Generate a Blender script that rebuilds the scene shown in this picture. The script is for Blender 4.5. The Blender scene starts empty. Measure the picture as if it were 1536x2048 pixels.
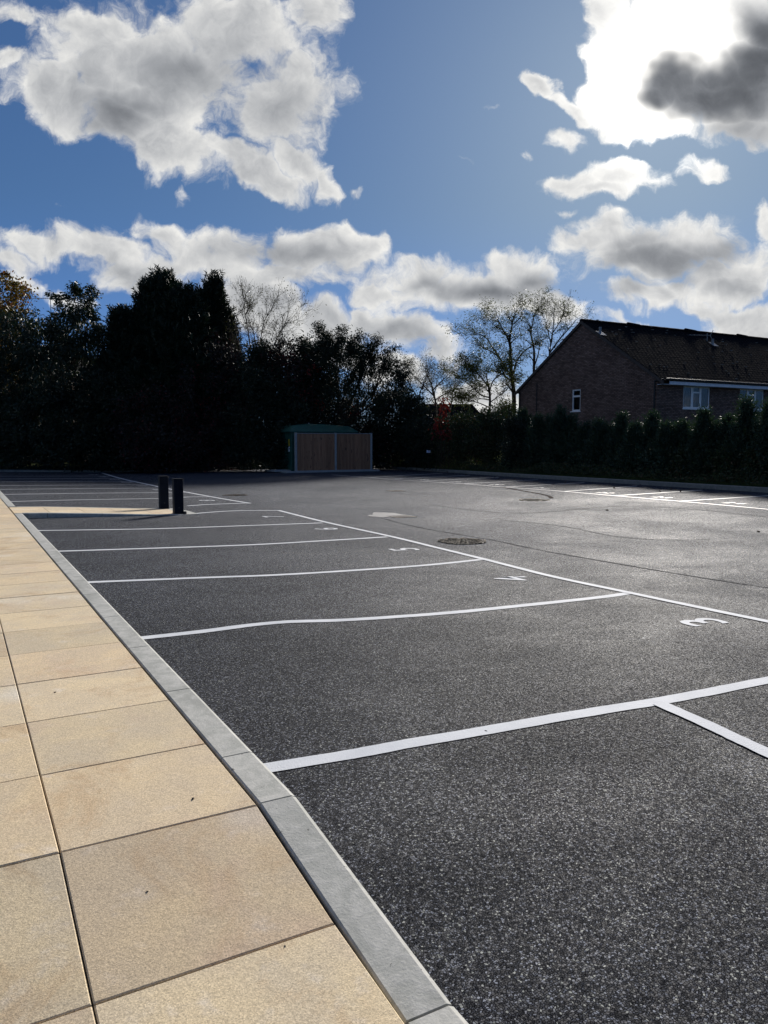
import bpy, bmesh, math, random
import numpy as np
from mathutils import Vector, Matrix

SC = bpy.context.scene
COL = SC.collection
rnd = random.Random(7)
R = math.radians

# ------------------------------------------------------------------ camera
F_PX, CAM_H, YAW = 1540.0, 1.42, R(29.1)
PITCH = math.atan((1024-885)/F_PX)
cam_d = bpy.data.cameras.new('camera'); cam = bpy.data.objects.new('camera', cam_d); COL.objects.link(cam)
cam.location = (0, 0, CAM_H)
cam.rotation_euler = (R(90)-PITCH, 0, -YAW)
cam_d.sensor_fit = 'VERTICAL'; cam_d.sensor_height = 24.0; cam_d.lens = 24.0*F_PX/2048
cam_d.clip_start = 0.05; cam_d.clip_end = 3000
SC.camera = cam
SC.cycles.max_bounces = 4; SC.cycles.diffuse_bounces = 2; SC.cycles.glossy_bounces = 2; SC.cycles.transmission_bounces = 4

# ------------------------------------------------------------------ light
SUN_AZ, SUN_EL = YAW + R(19.2), R(22.6)        # azimuth clockwise from +Y
SUN_DIR = Vector((math.sin(SUN_AZ)*math.cos(SUN_EL), math.cos(SUN_AZ)*math.cos(SUN_EL), math.sin(SUN_EL)))
sd = bpy.data.lights.new('sun', 'SUN'); sd.energy = 4.6; sd.angle = R(10); sd.color = (1.0, 0.94, 0.86)
so = bpy.data.objects.new('sun', sd); COL.objects.link(so)
so.rotation_euler = SUN_DIR.to_track_quat('Z', 'Y').to_euler()
so.location = (0, 0, 30)
SC.view_settings.view_transform = 'Standard'; SC.view_settings.look = 'None'
SC.view_settings.gamma = 1; SC.view_settings.use_curve_mapping = False
SC.view_settings.exposure = 0.45
SKY_STRENGTH = 0.05

# ------------------------------------------------------------------ node helpers
class NT:
    def __init__(s, tree): s.t = tree; s.n = tree.nodes; s.l = tree.links
    def new(s, typ, **kw):
        n = s.n.new(typ)
        for k, v in kw.items(): setattr(n, k, v)
        return n
    def link(s, a, b): s.l.new(a, b)
    def put(s, sock, v):
        if isinstance(v, bpy.types.NodeSocket): s.l.new(v, sock)
        else:
            if isinstance(v, (tuple, list)) and len(v) == 3 and sock.type == 'RGBA': v = (*v, 1)
            sock.default_value = v
    def math(s, op, a, b=None, c=None, clamp=False):
        n = s.new('ShaderNodeMath', operation=op, use_clamp=clamp)
        s.put(n.inputs[0], a)
        if b is not None: s.put(n.inputs[1], b)
        if c is not None: s.put(n.inputs[2], c)
        return n.outputs[0]
    def vmath(s, op, a, b=None, scale=None):
        n = s.new('ShaderNodeVectorMath', operation=op)
        s.put(n.inputs[0], a)
        if b is not None: s.put(n.inputs[1], b)
        if scale is not None: s.put(n.inputs['Scale'], scale)
        return n.outputs['Value'] if op in ('DOT_PRODUCT', 'LENGTH', 'DISTANCE') else n.outputs[0]
    def maprange(s, v, a, b, c=0.0, d=1.0, smooth=True):
        n = s.new('ShaderNodeMapRange', interpolation_type='SMOOTHSTEP' if smooth else 'LINEAR')
        s.put(n.inputs[0], v)
        for i, x in enumerate((a, b, c, d)): s.put(n.inputs[i+1], x)
        return n.outputs[0]
    def mix(s, f, a, b, mode='MIX'):
        n = s.new('ShaderNodeMix', data_type='RGBA', blend_type=mode)
        s.put(n.inputs[0], f); s.put(n.inputs[6], a); s.put(n.inputs[7], b)
        return n.outputs[2]
    def noise(s, vec, scale, detail=4, rough=0.5, dist=0.0, lac=2.0, dim='3D'):
        n = s.new('ShaderNodeTexNoise', noise_dimensions=dim)
        if vec is not None: s.put(n.inputs['Vector'], vec)
        n.inputs['Scale'].default_value = scale; n.inputs['Detail'].default_value = detail
        n.inputs['Roughness'].default_value = rough; n.inputs['Distortion'].default_value = dist
        n.inputs['Lacunarity'].default_value = lac
        return n.outputs[0]
    def comb(s, x, y, z=0.0):
        n = s.new('ShaderNodeCombineXYZ')
        for i, v in enumerate((x, y, z)): s.put(n.inputs[i], v)
        return n.outputs[0]

# ------------------------------------------------------------------ sky and clouds
world = bpy.data.worlds.new('World'); SC.world = world; world.use_nodes = True
wt = NT(world.node_tree); wt.n.clear()
# fixed world axes that the cloud layout is described in
cy, sy, cp, sp = math.cos(YAW), math.sin(YAW), math.cos(PITCH), math.sin(PITCH)
AX_F = Vector((sy*cp, cy*cp, -sp)); AX_R = Vector((cy, -sy, 0)); AX_U = AX_R.cross(AX_F)

def pix(p):       # photo position -> sky plane coordinates (units of 1000 px)
    return ((p[0]-768)/1000, (1024-p[1])/1000)

# cloud bodies: x, y, half width, half height, rotation (deg, clockwise in the picture), weight
BODIES = [
 (330,150,330,150,18,1.0),(200,60,120,60,0,.8),(480,60,170,110,10,1.0),(560,190,140,140,0,1.0),(130,200,140,80,25,1.0),
 (300,270,230,75,24,1.0),(480,330,150,45,25,.9),(600,330,80,30,40,.55),(655,372,34,30,30,.6),(718,380,26,10,20,.3),
 (30,30,95,38,10,.55),(15,125,60,40,0,.6),(620,30,60,70,0,.6),(128,420,26,9,20,.18),(378,385,14,14,0,.15),
 (60,480,130,32,8,.6),(215,495,110,30,10,.6),(330,470,60,26,10,.5),(0,520,60,20,0,.5),
 (440,510,150,62,2,1.0),(600,505,130,55,0,1.0),(700,490,70,40,-10,.8),(290,560,120,46,10,.95),(330,535,90,30,0,.8),
 (540,600,120,44,20,.9),(640,650,130,46,15,.95),(560,560,140,36,0,.9),
 (920,575,200,52,0,1.0),(1040,550,105,52,15,1.0),(840,545,85,42,-8,1.0),(1090,605,90,34,10,.9),(760,580,60,22,-10,.6),
 (810,660,110,48,10,1.0),(860,695,80,32,5,.9),(745,640,60,26,0,.8),(900,770,140,32,5,.8),
 (1290,510,190,62,4,1.0),(1400,500,130,60,10,1.0),(1180,480,95,38,-8,.9),(1440,560,110,50,0,1.0),(1300,590,150,30,4,.8),
 (1470,630,110,30,8,.9),(1530,450,30,36,0,.5),(1220,640,40,16,0,.5),(1260,670,60,30,10,.7),(1000,800,160,40,0,.8),
 (1145,362,78,34,-12,.75),(1260,345,100,38,8,.8),(1200,375,110,22,0,.6),(1410,335,52,24,12,.4),(1060,322,24,20,0,.3),(1145,423,32,10,5,.3),
 (1080,170,62,28,25,.9),(1155,215,66,28,25,.9),(1130,270,46,34,10,.8),(1185,165,40,50,0,.7),
 (1240,210,115,70,10,1.3),(1230,60,80,120,0,1.0),(1350,90,190,160,0,1.1),(1460,210,170,90,8,1.1),(1400,30,260,90,0,1.1),(1320,240,120,40,8,.9),(1500,110,130,160,0,1.1),
 (1500,650,110,40,4,.9),(1440,620,70,24,0,.7),(600,690,120,40,10,.8),(700,700,120,36,10,.8),(30,560,50,14,10,.3),(150,590,50,16,15,.35),(480,620,90,50,10,.9),
 (940,790,170,50,4,1.0),(800,740,90,34,10,.9),(900,720,60,20,0,.6),(560,650,80,60,20,.9),
 (930,322,14,7,20,.15),(975,218,20,6,0,.12),
]
# thicker, greyer parts of the clouds
DARKS = [
 (235,218,120,40,4,.95),(190,240,80,40,10,.55),(370,170,150,60,25,.62),(480,150,110,60,0,.5),(560,230,90,50,0,.3),(180,180,70,30,0,.3),
 (540,525,150,30,4,.5),(640,530,90,24,0,.5),(440,525,60,22,0,.3),(290,560,90,26,10,.45),(560,600,110,22,14,.32),
 (950,585,150,32,3,.9),(1060,580,75,28,10,.7),(850,570,60,22,0,.6),(800,670,80,24,10,.5),(730,650,50,18,0,.35),(860,700,50,16,0,.35),
 (1340,535,170,38,4,.85),(1430,520,90,40,0,.7),(1290,500,60,26,0,.4),(1250,580,90,16,4,.4),(1480,580,70,24,0,.4),
 (1480,265,130,50,6,.55),(1300,260,120,20,4,.2),
 (1345,160,90,75,0,1.5),(1440,180,165,85,3,1.5),(1520,140,120,80,-25,1.5),(1560,60,100,90,-30,1.3),
]
BODIES = [(x, y, a*(1.10 if y > 430 else .97), b*(1.28 if y > 430 else .93), r, w) for (x, y, a, b, r, w) in BODIES]
def field_group(name, items, smooth=False):
    g = bpy.data.node_groups.new(name, 'ShaderNodeTree')
    g.interface.new_socket('Vector', in_out='INPUT', socket_type='NodeSocketVector')
    g.interface.new_socket('Value', in_out='OUTPUT', socket_type='NodeSocketFloat')
    t = NT(g); gi = t.new('NodeGroupInput'); go = t.new('NodeGroupOutput'); acc = None; src = gi.outputs[0]
    for (x, y, a, b, rot, w) in items:
        m = t.new('ShaderNodeMapping', vector_type='TEXTURE')
        if acc is None or items.index((x, y, a, b, rot, w)) % 4: t.link(src, m.inputs[0])
        else:       # chained so that the shader evaluates one body after another
            ma = t.new('ShaderNodeVectorMath', operation='MULTIPLY_ADD'); t.link(acc, ma.inputs[0])
            ma.inputs[1].default_value = (1e-7, 1e-7, 1e-7); t.link(gi.outputs[0], ma.inputs[2]); t.link(ma.outputs[0], m.inputs[0]); src = ma.outputs[0]
        px, py = pix((x, y))
        m.inputs['Location'].default_value = (px, py, 0)
        m.inputs['Rotation'].default_value = (0, 0, -R(rot))
        m.inputs['Scale'].default_value = (a/1000, b/1000, 1)
        L = t.vmath('LENGTH', m.outputs[0])
        v = t.math('MULTIPLY_ADD', L, -w, w)
        acc = v if acc is None else (t.math('SMOOTH_MAX', acc, v, 0.25) if smooth else t.math('MAXIMUM', acc, v))
    t.link(acc, go.inputs[0])
    return g
G_BODY = field_group('cloud_bodies', BODIES)
G_DARK = field_group('cloud_cores', DARKS)
# density group: layout field plus billow noise, and free clouds all over the rest of the sky
gd = bpy.data.node_groups.new('cloud_density', 'ShaderNodeTree')
gd.interface.new_socket('Vector', in_out='INPUT', socket_type='NodeSocketVector')
gd.interface.new_socket('Density', in_out='OUTPUT', socket_type='NodeSocketFloat')
gd.interface.new_socket('Warped', in_out='OUTPUT', socket_type='NodeSocketVector')
t = NT(gd); gi = t.new('NodeGroupInput'); go = t.new('NodeGroupOutput')
V = gi.outputs[0]
nw = t.new('ShaderNodeTexNoise', noise_dimensions='2D'); t.link(V, nw.inputs['Vector']); nw.inputs['Scale'].default_value = 7; nw.inputs['Detail'].default_value = 2
warp = t.vmath('SCALE', t.vmath('SUBTRACT', nw.outputs['Color'], (0.5, 0.5, 0.5)), scale=0.085)
nw2 = t.new('ShaderNodeTexNoise', noise_dimensions='2D'); t.link(V, nw2.inputs['Vector']); nw2.inputs['Scale'].default_value = 20; nw2.inputs['Detail'].default_value = 4
warp2 = t.vmath('SCALE', t.vmath('SUBTRACT', nw2.outputs['Color'], (0.5, 0.5, 0.5)), scale=0.040)
VW = t.vmath('ADD', t.vmath('ADD', V, warp), warp2)
fb = t.noise(VW, 5.0, 8, 0.66, dim='2D')
vor = t.new('ShaderNodeTexVoronoi', feature='SMOOTH_F1', voronoi_dimensions='2D'); t.link(VW, vor.inputs['Vector']); vor.inputs['Scale'].default_value = 13
vor.inputs['Detail'].default_value = 1; vor.inputs['Roughness'].default_value = 0.55; vor.inputs['Smoothness'].default_value = 0.6
bil = t.math('SUBTRACT', 0.45, vor.outputs['Distance'])
d0 = (t.math('ADD', t.math('MULTIPLY', t.math('SUBTRACT', fb, 0.5), 2.3), t.math('MULTIPLY', bil, 0.30)))
t.link(d0, go.inputs[0]); t.link(VW, go.inputs[1])
G_DENS = gd

tc = wt.new('ShaderNodeTexCoord'); DIR = tc.outputs['Generated']
df = wt.math('MAXIMUM', wt.vmath('DOT_PRODUCT', DIR, AX_F), 0.12)
s_ = wt.math('MULTIPLY', wt.math('DIVIDE', wt.vmath('DOT_PRODUCT', DIR, AX_R), df), F_PX/1000)
t_ = wt.math('MULTIPLY', wt.math('DIVIDE', wt.vmath('DOT_PRODUCT', DIR, AX_U), df), F_PX/1000)
P2 = wt.comb(s_, t_, 0.37)
def dens_at(vec):
    n = wt.new('ShaderNodeGroup'); n.node_tree = G_DENS; wt.link(vec, n.inputs[0]); return n.outputs[0], n.outputs[1]
n1, VWp = dens_at(P2)
gb = wt.new('ShaderNodeGroup'); gb.node_tree = G_BODY; wt.link(VWp, gb.inputs[0])
d1 = wt.math('ADD', wt.math('ADD', wt.math('MINIMUM', wt.math('MULTIPLY', gb.outputs[0], 1.7), 0.9), 0.075), n1)
sunp = pix((1310, 120))
tosun = wt.vmath('NORMALIZE', wt.vmath('SUBTRACT', (sunp[0], sunp[1]+0.25, 0.37), P2))
n2, _u = dens_at(wt.vmath('ADD', P2, wt.vmath('SCALE', tosun, scale=0.028)))
# the rest of the sky: free clouds on a plane overhead
sepd = wt.new('ShaderNodeSeparateXYZ'); wt.link(DIR, sepd.inputs[0])
zz = wt.math('ADD', wt.math('MAXIMUM', sepd.outputs[2], 0.0), 0.12)
PL = wt.comb(wt.math('DIVIDE', sepd.outputs[0], zz), wt.math('DIVIDE', sepd.outputs[1], zz), 3.1)
free = wt.math('MULTIPLY', wt.math('SUBTRACT', wt.noise(PL, 0.8, 4, 0.55, dim='2D'), 0.56), 5.0)
inwin = wt.math('MULTIPLY', wt.maprange(wt.math('ABSOLUTE', s_), 0.85, 1.15, 1, 0),
                wt.math('MULTIPLY', wt.maprange(t_, 1.08, 1.35, 1, 0), wt.maprange(wt.vmath('DOT_PRODUCT', DIR, AX_F), 0.3, 0.5)))
dens = wt.math('ADD', wt.math('MULTIPLY', d1, inwin), wt.math('MULTIPLY', free, wt.math('SUBTRACT', 1.0, inwin)))
alpha = wt.maprange(dens, -0.06, 0.56)
alpha = wt.math('MULTIPLY', alpha, wt.maprange(sepd.outputs[2], -0.02, 0.02))
# cores
gk = wt.new('ShaderNodeGroup'); gk.node_tree = G_DARK
nk = wt.new('ShaderNodeTexNoise', noise_dimensions='2D'); wt.link(P2, nk.inputs['Vector']); nk.inputs['Scale'].default_value = 6; nk.inputs['Detail'].default_value = 3
wt.link(wt.vmath('ADD', P2, wt.vmath('SCALE', wt.vmath('SUBTRACT', nk.outputs['Color'], (0.5, 0.5, 0.5)), scale=0.12)), gk.inputs[0])
core_raw = gk.outputs[0]
core = wt.maprange(core_raw, -0.30, 0.80, 0, 1)
core = wt.math('MULTIPLY', core, inwin)
thick = wt.maprange(dens, 0.25, 1.25)
relief = wt.math('MULTIPLY', wt.math('SUBTRACT', n1, n2), inwin)
# angle to the sun
cs = wt.vmath('DOT_PRODUCT', DIR, SUN_DIR)
ang = wt.math('ARCCOSINE', wt.math('MINIMUM', cs, 1.0))
halo = wt.math('EXPONENT', wt.math('MULTIPLY', ang, -1/R(10)))
glare = wt.math('EXPONENT', wt.math('MULTIPLY', wt.math('POWER', wt.math('DIVIDE', ang, R(3.5)), 2.0), -1.0))
relief = wt.math('MULTIPLY', relief, wt.math('SUBTRACT', 1.0, wt.math('MULTIPLY', core, 0.65)))
bright = wt.math('ADD', 0.90, wt.math('MULTIPLY', relief, 0.27))
bright = wt.math('SUBTRACT', bright, wt.math('MULTIPLY', thick, 0.17))
bright = wt.math('SUBTRACT', bright, wt.math('MULTIPLY', core, 0.33))
bright = wt.math('SUBTRACT', bright, wt.math('MULTIPLY', wt.math('MULTIPLY', wt.maprange(core_raw, 0.4, 1.5), inwin), 0.10))
bright = wt.math('MAXIMUM', bright, 0.33)
bright = wt.math('POWER', bright, 1.8)
ccol = wt.mix(wt.math('MULTIPLY', bright, 1.0, clamp=True), (0.80, 0.87, 1.0), (1.0, 0.985, 0.94))
ccol = wt.vmath('SCALE', ccol, scale=bright)
deepcore = wt.math('POWER', wt.maprange(core_raw, -0.35, 0.75, 1.0, 0.0), 1.6)
gl = wt.math('MULTIPLY', wt.math('ADD', wt.math('MULTIPLY', glare, 3.2), wt.math('MULTIPLY', halo, 0.28)), deepcore)
ccol = wt.vmath('ADD', ccol, wt.vmath('SCALE', (1.0, 0.96, 0.88), scale=gl))
# clear sky
sky = wt.new('ShaderNodeTexSky', sky_type='NISHITA', sun_disc=False, sun_elevation=SUN_EL, sun_rotation=SUN_AZ,
             altitude=0, air_density=1.0, dust_density=0.6, ozone_density=2.5)
lum = wt.vmath('DOT_PRODUCT', sky.outputs[0], (0.25, 0.5, 0.25))
skc = wt.vmath('SCALE', wt.vmath('MULTIPLY', sky.outputs[0], (0.80, 0.95, 1.18)), scale=wt.math('DIVIDE', 1.0, wt.math('ADD', 0.78, wt.math('MULTIPLY', lum, 0.09))))
skc = wt.vmath('MULTIPLY', skc, wt.mix(wt.maprange(sepd.outputs[2], 0.0, 0.30), (0.66, 1.0, 1.75), (0.72, 0.91, 1.05)))
skc = wt.vmath('SCALE', skc, scale=0.81)
CLOUD_GAIN = 13.6
ccol = wt.vmath('SCALE', ccol, scale=CLOUD_GAIN)
skc = wt.vmath('ADD', skc, wt.vmath('SCALE', (1.0, 0.98, 0.95), scale=wt.math('MULTIPLY', halo, 1.6)))
final = wt.mix(alpha, skc, ccol)
bg = wt.new('ShaderNodeBackground'); wt.link(final, bg.inputs[0]); bg.inputs[1].default_value = SKY_STRENGTH
wo = wt.new('ShaderNodeOutputWorld'); wt.link(bg.outputs[0], wo.inputs[0])
world.cycles.sampling_method = 'MANUAL'; world.cycles.sample_map_resolution = 256

# ------------------------------------------------------------------ pixel -> place
def ray(px, py):
    x, y = (px-768)/F_PX, (1024-py)/F_PX
    return AX_F + AX_R*x + AX_U*y
def sstep(a, b, x):
    t = min(1, max(0, (x-a)/(b-a))); return t*t*(3-2*t)
def zA(x, y):                       # asphalt height: falls to a channel in the middle of the car park
    z = -0.025*(min(max(x-1.07, 0), 6.0)) if x < 6.5 else None
    if x < 6.5: z = -0.025*max(x-1.07, 0)
    else: z = -0.136 - 0.0135*sstep(6.5, 8.5, x)
    z -= 0.050*sstep(2.95, 1.5, y) * (1-sstep(1.0, 3.6, x))
    z += 0.045*sstep(26, 38, y)*sstep(8, 14, x)
    return z
def on_ground(px, py, zoff=0.0):
    d = ray(px, py); z = 0.0
    for _ in range(40):
        tt = (z - CAM_H)/d.z; x, y = d.x*tt, d.y*tt
        z = 0.5*z + 0.5*(zA(x, y)+zoff)
    return Vector((x, y, z))
def at_depth(px, py, Z):            # point at a forward distance Z from the viewpoint
    return Vector((0, 0, CAM_H)) + ray(px, py)*Z

# ------------------------------------------------------------------ object helpers
def tag(o, label=None, cat=None, group=None, kind=None):
    if label: o['label'] = label
    if cat: o['category'] = cat
    if group: o['group'] = group
    if kind: o['kind'] = kind
    return o
def link(name, mesh, parent=None, loc=None):
    o = bpy.data.objects.new(name, mesh); COL.objects.link(o)
    if parent is not None:
        o.parent = parent
    if loc is not None: o.location = loc
    return o
def empty(name, loc=(0, 0, 0)):
    o = bpy.data.objects.new(name, None); COL.objects.link(o); o.location = loc; o.empty_display_size = 0.3
    return o
def mesh_np(name, verts, faces, mat, smooth=False, k=None):
    """verts (N,3); faces (M,k) array of equal size"""
    verts = np.asarray(verts, dtype=np.float32); faces = np.asarray(faces, dtype=np.int32)
    me = bpy.data.meshes.new(name); k = faces.shape[1]
    me.vertices.add(len(verts)); me.vertices.foreach_set('co', verts.ravel())
    me.loops.add(faces.size); me.loops.foreach_set('vertex_index', faces.ravel())
    me.polygons.add(len(faces)); me.polygons.foreach_set('loop_start', np.arange(0, faces.size, k, dtype=np.int32))
    me.polygons.foreach_set('loop_total', np.full(len(faces), k, dtype=np.int32))
    me.polygons.foreach_set('use_smooth', np.full(len(faces), smooth, dtype=bool))
    me.update(calc_edges=True)
    if mat: me.materials.append(mat)
    return me
class MB:                           # a little collector of boxes, tubes, prisms
    def __init__(s): s.bm = bmesh.new()
    def box(s, x0, x1, y0, y1, z0, z1, bevel=0, M=None):
        g = bmesh.ops.create_cube(s.bm, size=1)['verts']
        for v in g:
            v.co = Vector((x0+(v.co.x+.5)*(x1-x0), y0+(v.co.y+.5)*(y1-y0), z0+(v.co.z+.5)*(z1-z0)))
        if bevel:
            es = list({e for v in g for e in v.link_edges})
            r = bmesh.ops.bevel(s.bm, geom=es, offset=bevel, segments=1, affect='EDGES', profile=0.7)
            g = list({v for f in r['faces'] for v in f.verts} | {v for v in g if v.is_valid})
        if M is not None:
            for v in g: v.co = M @ v.co
        return s
    def hexa(s, pts):               # 8 points: bottom 4 ccw, top 4 ccw
        v = [s.bm.verts.new(p) for p in pts]
        for f in ((3,2,1,0),(4,5,6,7),(0,1,5,4),(1,2,6,5),(2,3,7,6),(3,0,4,7)): s.bm.faces.new([v[i] for i in f])
        return s
    def tube(s, a, b, r0, r1=None, n=10, cap=True):
        a, b = Vector(a), Vector(b); r1 = r0 if r1 is None else r1
        d = b-a; q = d.to_track_quat('Z', 'Y').to_matrix().to_4x4()
        bmesh.ops.create_cone(s.bm, cap_ends=cap, segments=n, radius1=r0, radius2=r1, depth=d.length,
                              matrix=Matrix.Translation((a+b)/2) @ q)
        return s
    def poly(s, pts, z=None):
        v = [s.bm.verts.new(p if z is None else (p[0], p[1], z)) for p in pts]; s.bm.faces.new(v); return s
    def build(s, name, mat, parent=None, loc=None, smooth=False):
        bmesh.ops.recalc_face_normals(s.bm, faces=s.bm.faces)
        me = bpy.data.meshes.new(name); s.bm.to_mesh(me); s.bm.free()
        if smooth: me.polygons.foreach_set('use_smooth', [True]*len(me.polygons))
        me.materials.append(mat); return link(name, me, parent, loc)

# ------------------------------------------------------------------ materials
def mat_new(name):
    m = bpy.data.materials.new(name); m.use_nodes = True; t = NT(m.node_tree)
    b = t.n['Principled BSDF']; return m, t, b
def geo_pos(t): return t.new('ShaderNodeNewGeometry').outputs['Position']
def bump(t, b, h, strength, dist):
    n = t.new('ShaderNodeBump'); n.inputs['Strength'].default_value = strength; n.inputs['Distance'].default_value = dist
    t.put(n.inputs['Height'], h); t.link(n.outputs[0], b.inputs['Normal']); return n
def simple(name, col, rough=0.6, metal=0.0, nscale=6, namp=0.25, bstr=0.0, spec=0.5, bscale=60):
    m, t, b = mat_new(name); P = geo_pos(t)
    f = t.noise(P, nscale, 5, 0.6)
    c = t.mix(t.maprange(f, 0.3, 0.7), tuple(x*(1-namp) for x in col), tuple(min(1, x*(1+namp)) for x in col))
    t.link(c, b.inputs['Base Color']); b.inputs['Roughness'].default_value = rough; b.inputs['Metallic'].default_value = metal
    b.inputs['Specular IOR Level'].default_value = spec
    if bstr: bump(t, b, t.noise(P, bscale, 4, 0.6), bstr, 0.01)
    return m

def make_asphalt():
    m, t, b = mat_new('asphalt'); P = geo_pos(t)
    nz = t.new('ShaderNodeTexNoise'); t.link(P, nz.inputs['Vector']); nz.inputs['Scale'].default_value = 160; nz.inputs['Detail'].default_value = 1
    Pw = t.vmath('ADD', P, t.vmath('SCALE', t.vmath('SUBTRACT', nz.outputs['Color'], (0.5, 0.5, 0.5)), scale=0.0045))
    def cells(scale):
        v = t.new('ShaderNodeTexVoronoi', feature='F1', voronoi_dimensions='2D'); t.link(Pw, v.inputs['Vector']); v.inputs['Scale'].default_value = scale
        e = t.new('ShaderNodeTexVoronoi', feature='DISTANCE_TO_EDGE', voronoi_dimensions='2D'); t.link(Pw, e.inputs['Vector']); e.inputs['Scale'].default_value = scale
        sc = t.new('ShaderNodeSeparateColor'); t.link(v.outputs['Color'], sc.inputs[0]); return v, e, sc
    v, e, rndc = cells(128); v2, e2, rndc2 = cells(270)
    # chippings of uneven size: some cells of the coarse layer are broken up by the fine layer
    coarse = t.math('GREATER_THAN', rndc.outputs[2], 0.42)
    stA = t.maprange(e.outputs['Distance'], 0.05, 0.16)
    stB = t.maprange(e2.outputs['Distance'], 0.05, 0.20)
    stone = t.math('ADD', t.math('MULTIPLY', stA, coarse), t.math('MULTIPLY', t.math('MULTIPLY', stB, stA), t.math('SUBTRACT', 1.0, coarse)))
    rA = t.math('POWER', rndc.outputs[0], 3.4); rB = t.math('POWER', rndc2.outputs[0], 3.4)
    rm = t.math('ADD', t.math('MULTIPLY', rA, coarse), t.math('MULTIPLY', rB, t.math('SUBTRACT', 1.0, coarse)))
    c1 = t.mix(rm, (0.009, 0.012, 0.021), (0.108, 0.130, 0.185))
    c1 = t.mix(t.math('MULTIPLY', t.maprange(rndc.outputs[1], 0.90, 0.94), coarse), c1, (0.20, 0.215, 0.21))
    col = t.mix(stone, (0.0045, 0.0055, 0.0085), c1)
    big = t.noise(P, 0.35, 5, 0.6, 0.6)
    mid = t.noise(t.vmath('MULTIPLY', P, (0.8, 1.2, 1)), 1.1, 6, 0.65, 0.8)
    wear = t.math('ADD', t.math('MULTIPLY', big, 0.55), t.math('MULTIPLY', mid, 0.45))
    # sun glare on the aisle put into its colour; farther bays lightened too
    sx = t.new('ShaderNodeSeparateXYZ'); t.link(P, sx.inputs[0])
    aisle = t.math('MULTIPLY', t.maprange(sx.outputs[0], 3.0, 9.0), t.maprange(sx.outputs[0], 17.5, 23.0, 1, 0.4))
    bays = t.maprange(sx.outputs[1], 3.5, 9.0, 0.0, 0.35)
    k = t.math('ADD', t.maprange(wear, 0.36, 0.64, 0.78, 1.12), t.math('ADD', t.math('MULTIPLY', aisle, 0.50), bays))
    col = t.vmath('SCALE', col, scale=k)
    # faint brown dust
    du = t.maprange(t.noise(P, 1.3, 6, 0.7), 0.56, 0.76, 0, 0.35)
    col = t.mix(du, col, (0.070, 0.070, 0.062))
    t.link(col, b.inputs['Base Color'])
    rr = t.math('ADD', t.maprange(wear, 0.35, 0.65, 0.90, 0.78), t.math('MULTIPLY', rndc.outputs[2], -0.15))
    t.link(rr, b.inputs['Roughness'])
    t.link(t.math('MULTIPLY', stone, 0.24), b.inputs['Specular IOR Level'])
    h = t.math('ADD', t.math('MULTIPLY', stone, 0.8), t.math('MULTIPLY', t.noise(P, 6, 3), 0.35))
    bn = bump(t, b, h, 0.8, 0.006)
    # every chipping lies at its own tilt
    til = t.vmath('ADD', t.vmath('SCALE', t.vmath('SUBTRACT', v.outputs['Color'], (0.5, 0.5, 0.5)), scale=0.42),
                  t.vmath('SCALE', t.vmath('SUBTRACT', v2.outputs['Color'], (0.5, 0.5, 0.5)), scale=0.22))
    t.link(t.vmath('NORMALIZE', t.vmath('ADD', bn.outputs[0], til)), b.inputs['Normal'])
    return m
def make_paint(name='road_paint', worn=0.0):
    m, t, b = mat_new(name); P = geo_pos(t)
    n = t.noise(P, 45, 5, 0.7); n2 = t.noise(P, 3, 4, 0.6)
    v = t.new('ShaderNodeTexVoronoi', feature='F1'); t.link(P, v.inputs['Vector']); v.inputs['Scale'].default_value = 120
    pit = t.maprange(t.noise(P, 150, 2, 0.5), 0.68, 0.74)
    col = t.mix(t.maprange(n2, 0.3, 0.7), (0.54, 0.565, 0.60), (0.65, 0.67, 0.70))
    col = t.mix(t.math('MULTIPLY', pit, 0.6), col, (0.12, 0.12, 0.12))
    if worn: col = t.mix(t.maprange(t.noise(P, 9, 6, 0.75), 0.38, 0.62, worn*0.55, worn), col, (0.075, 0.08, 0.09))
    t.link(col, b.inputs['Base Color']); b.inputs['Roughness'].default_value = 0.8; b.inputs['Specular IOR Level'].default_value = 0.2
    bump(t, b, t.math('ADD', n, v.outputs['Distance']), 0.35, 0.003)
    return m
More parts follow.
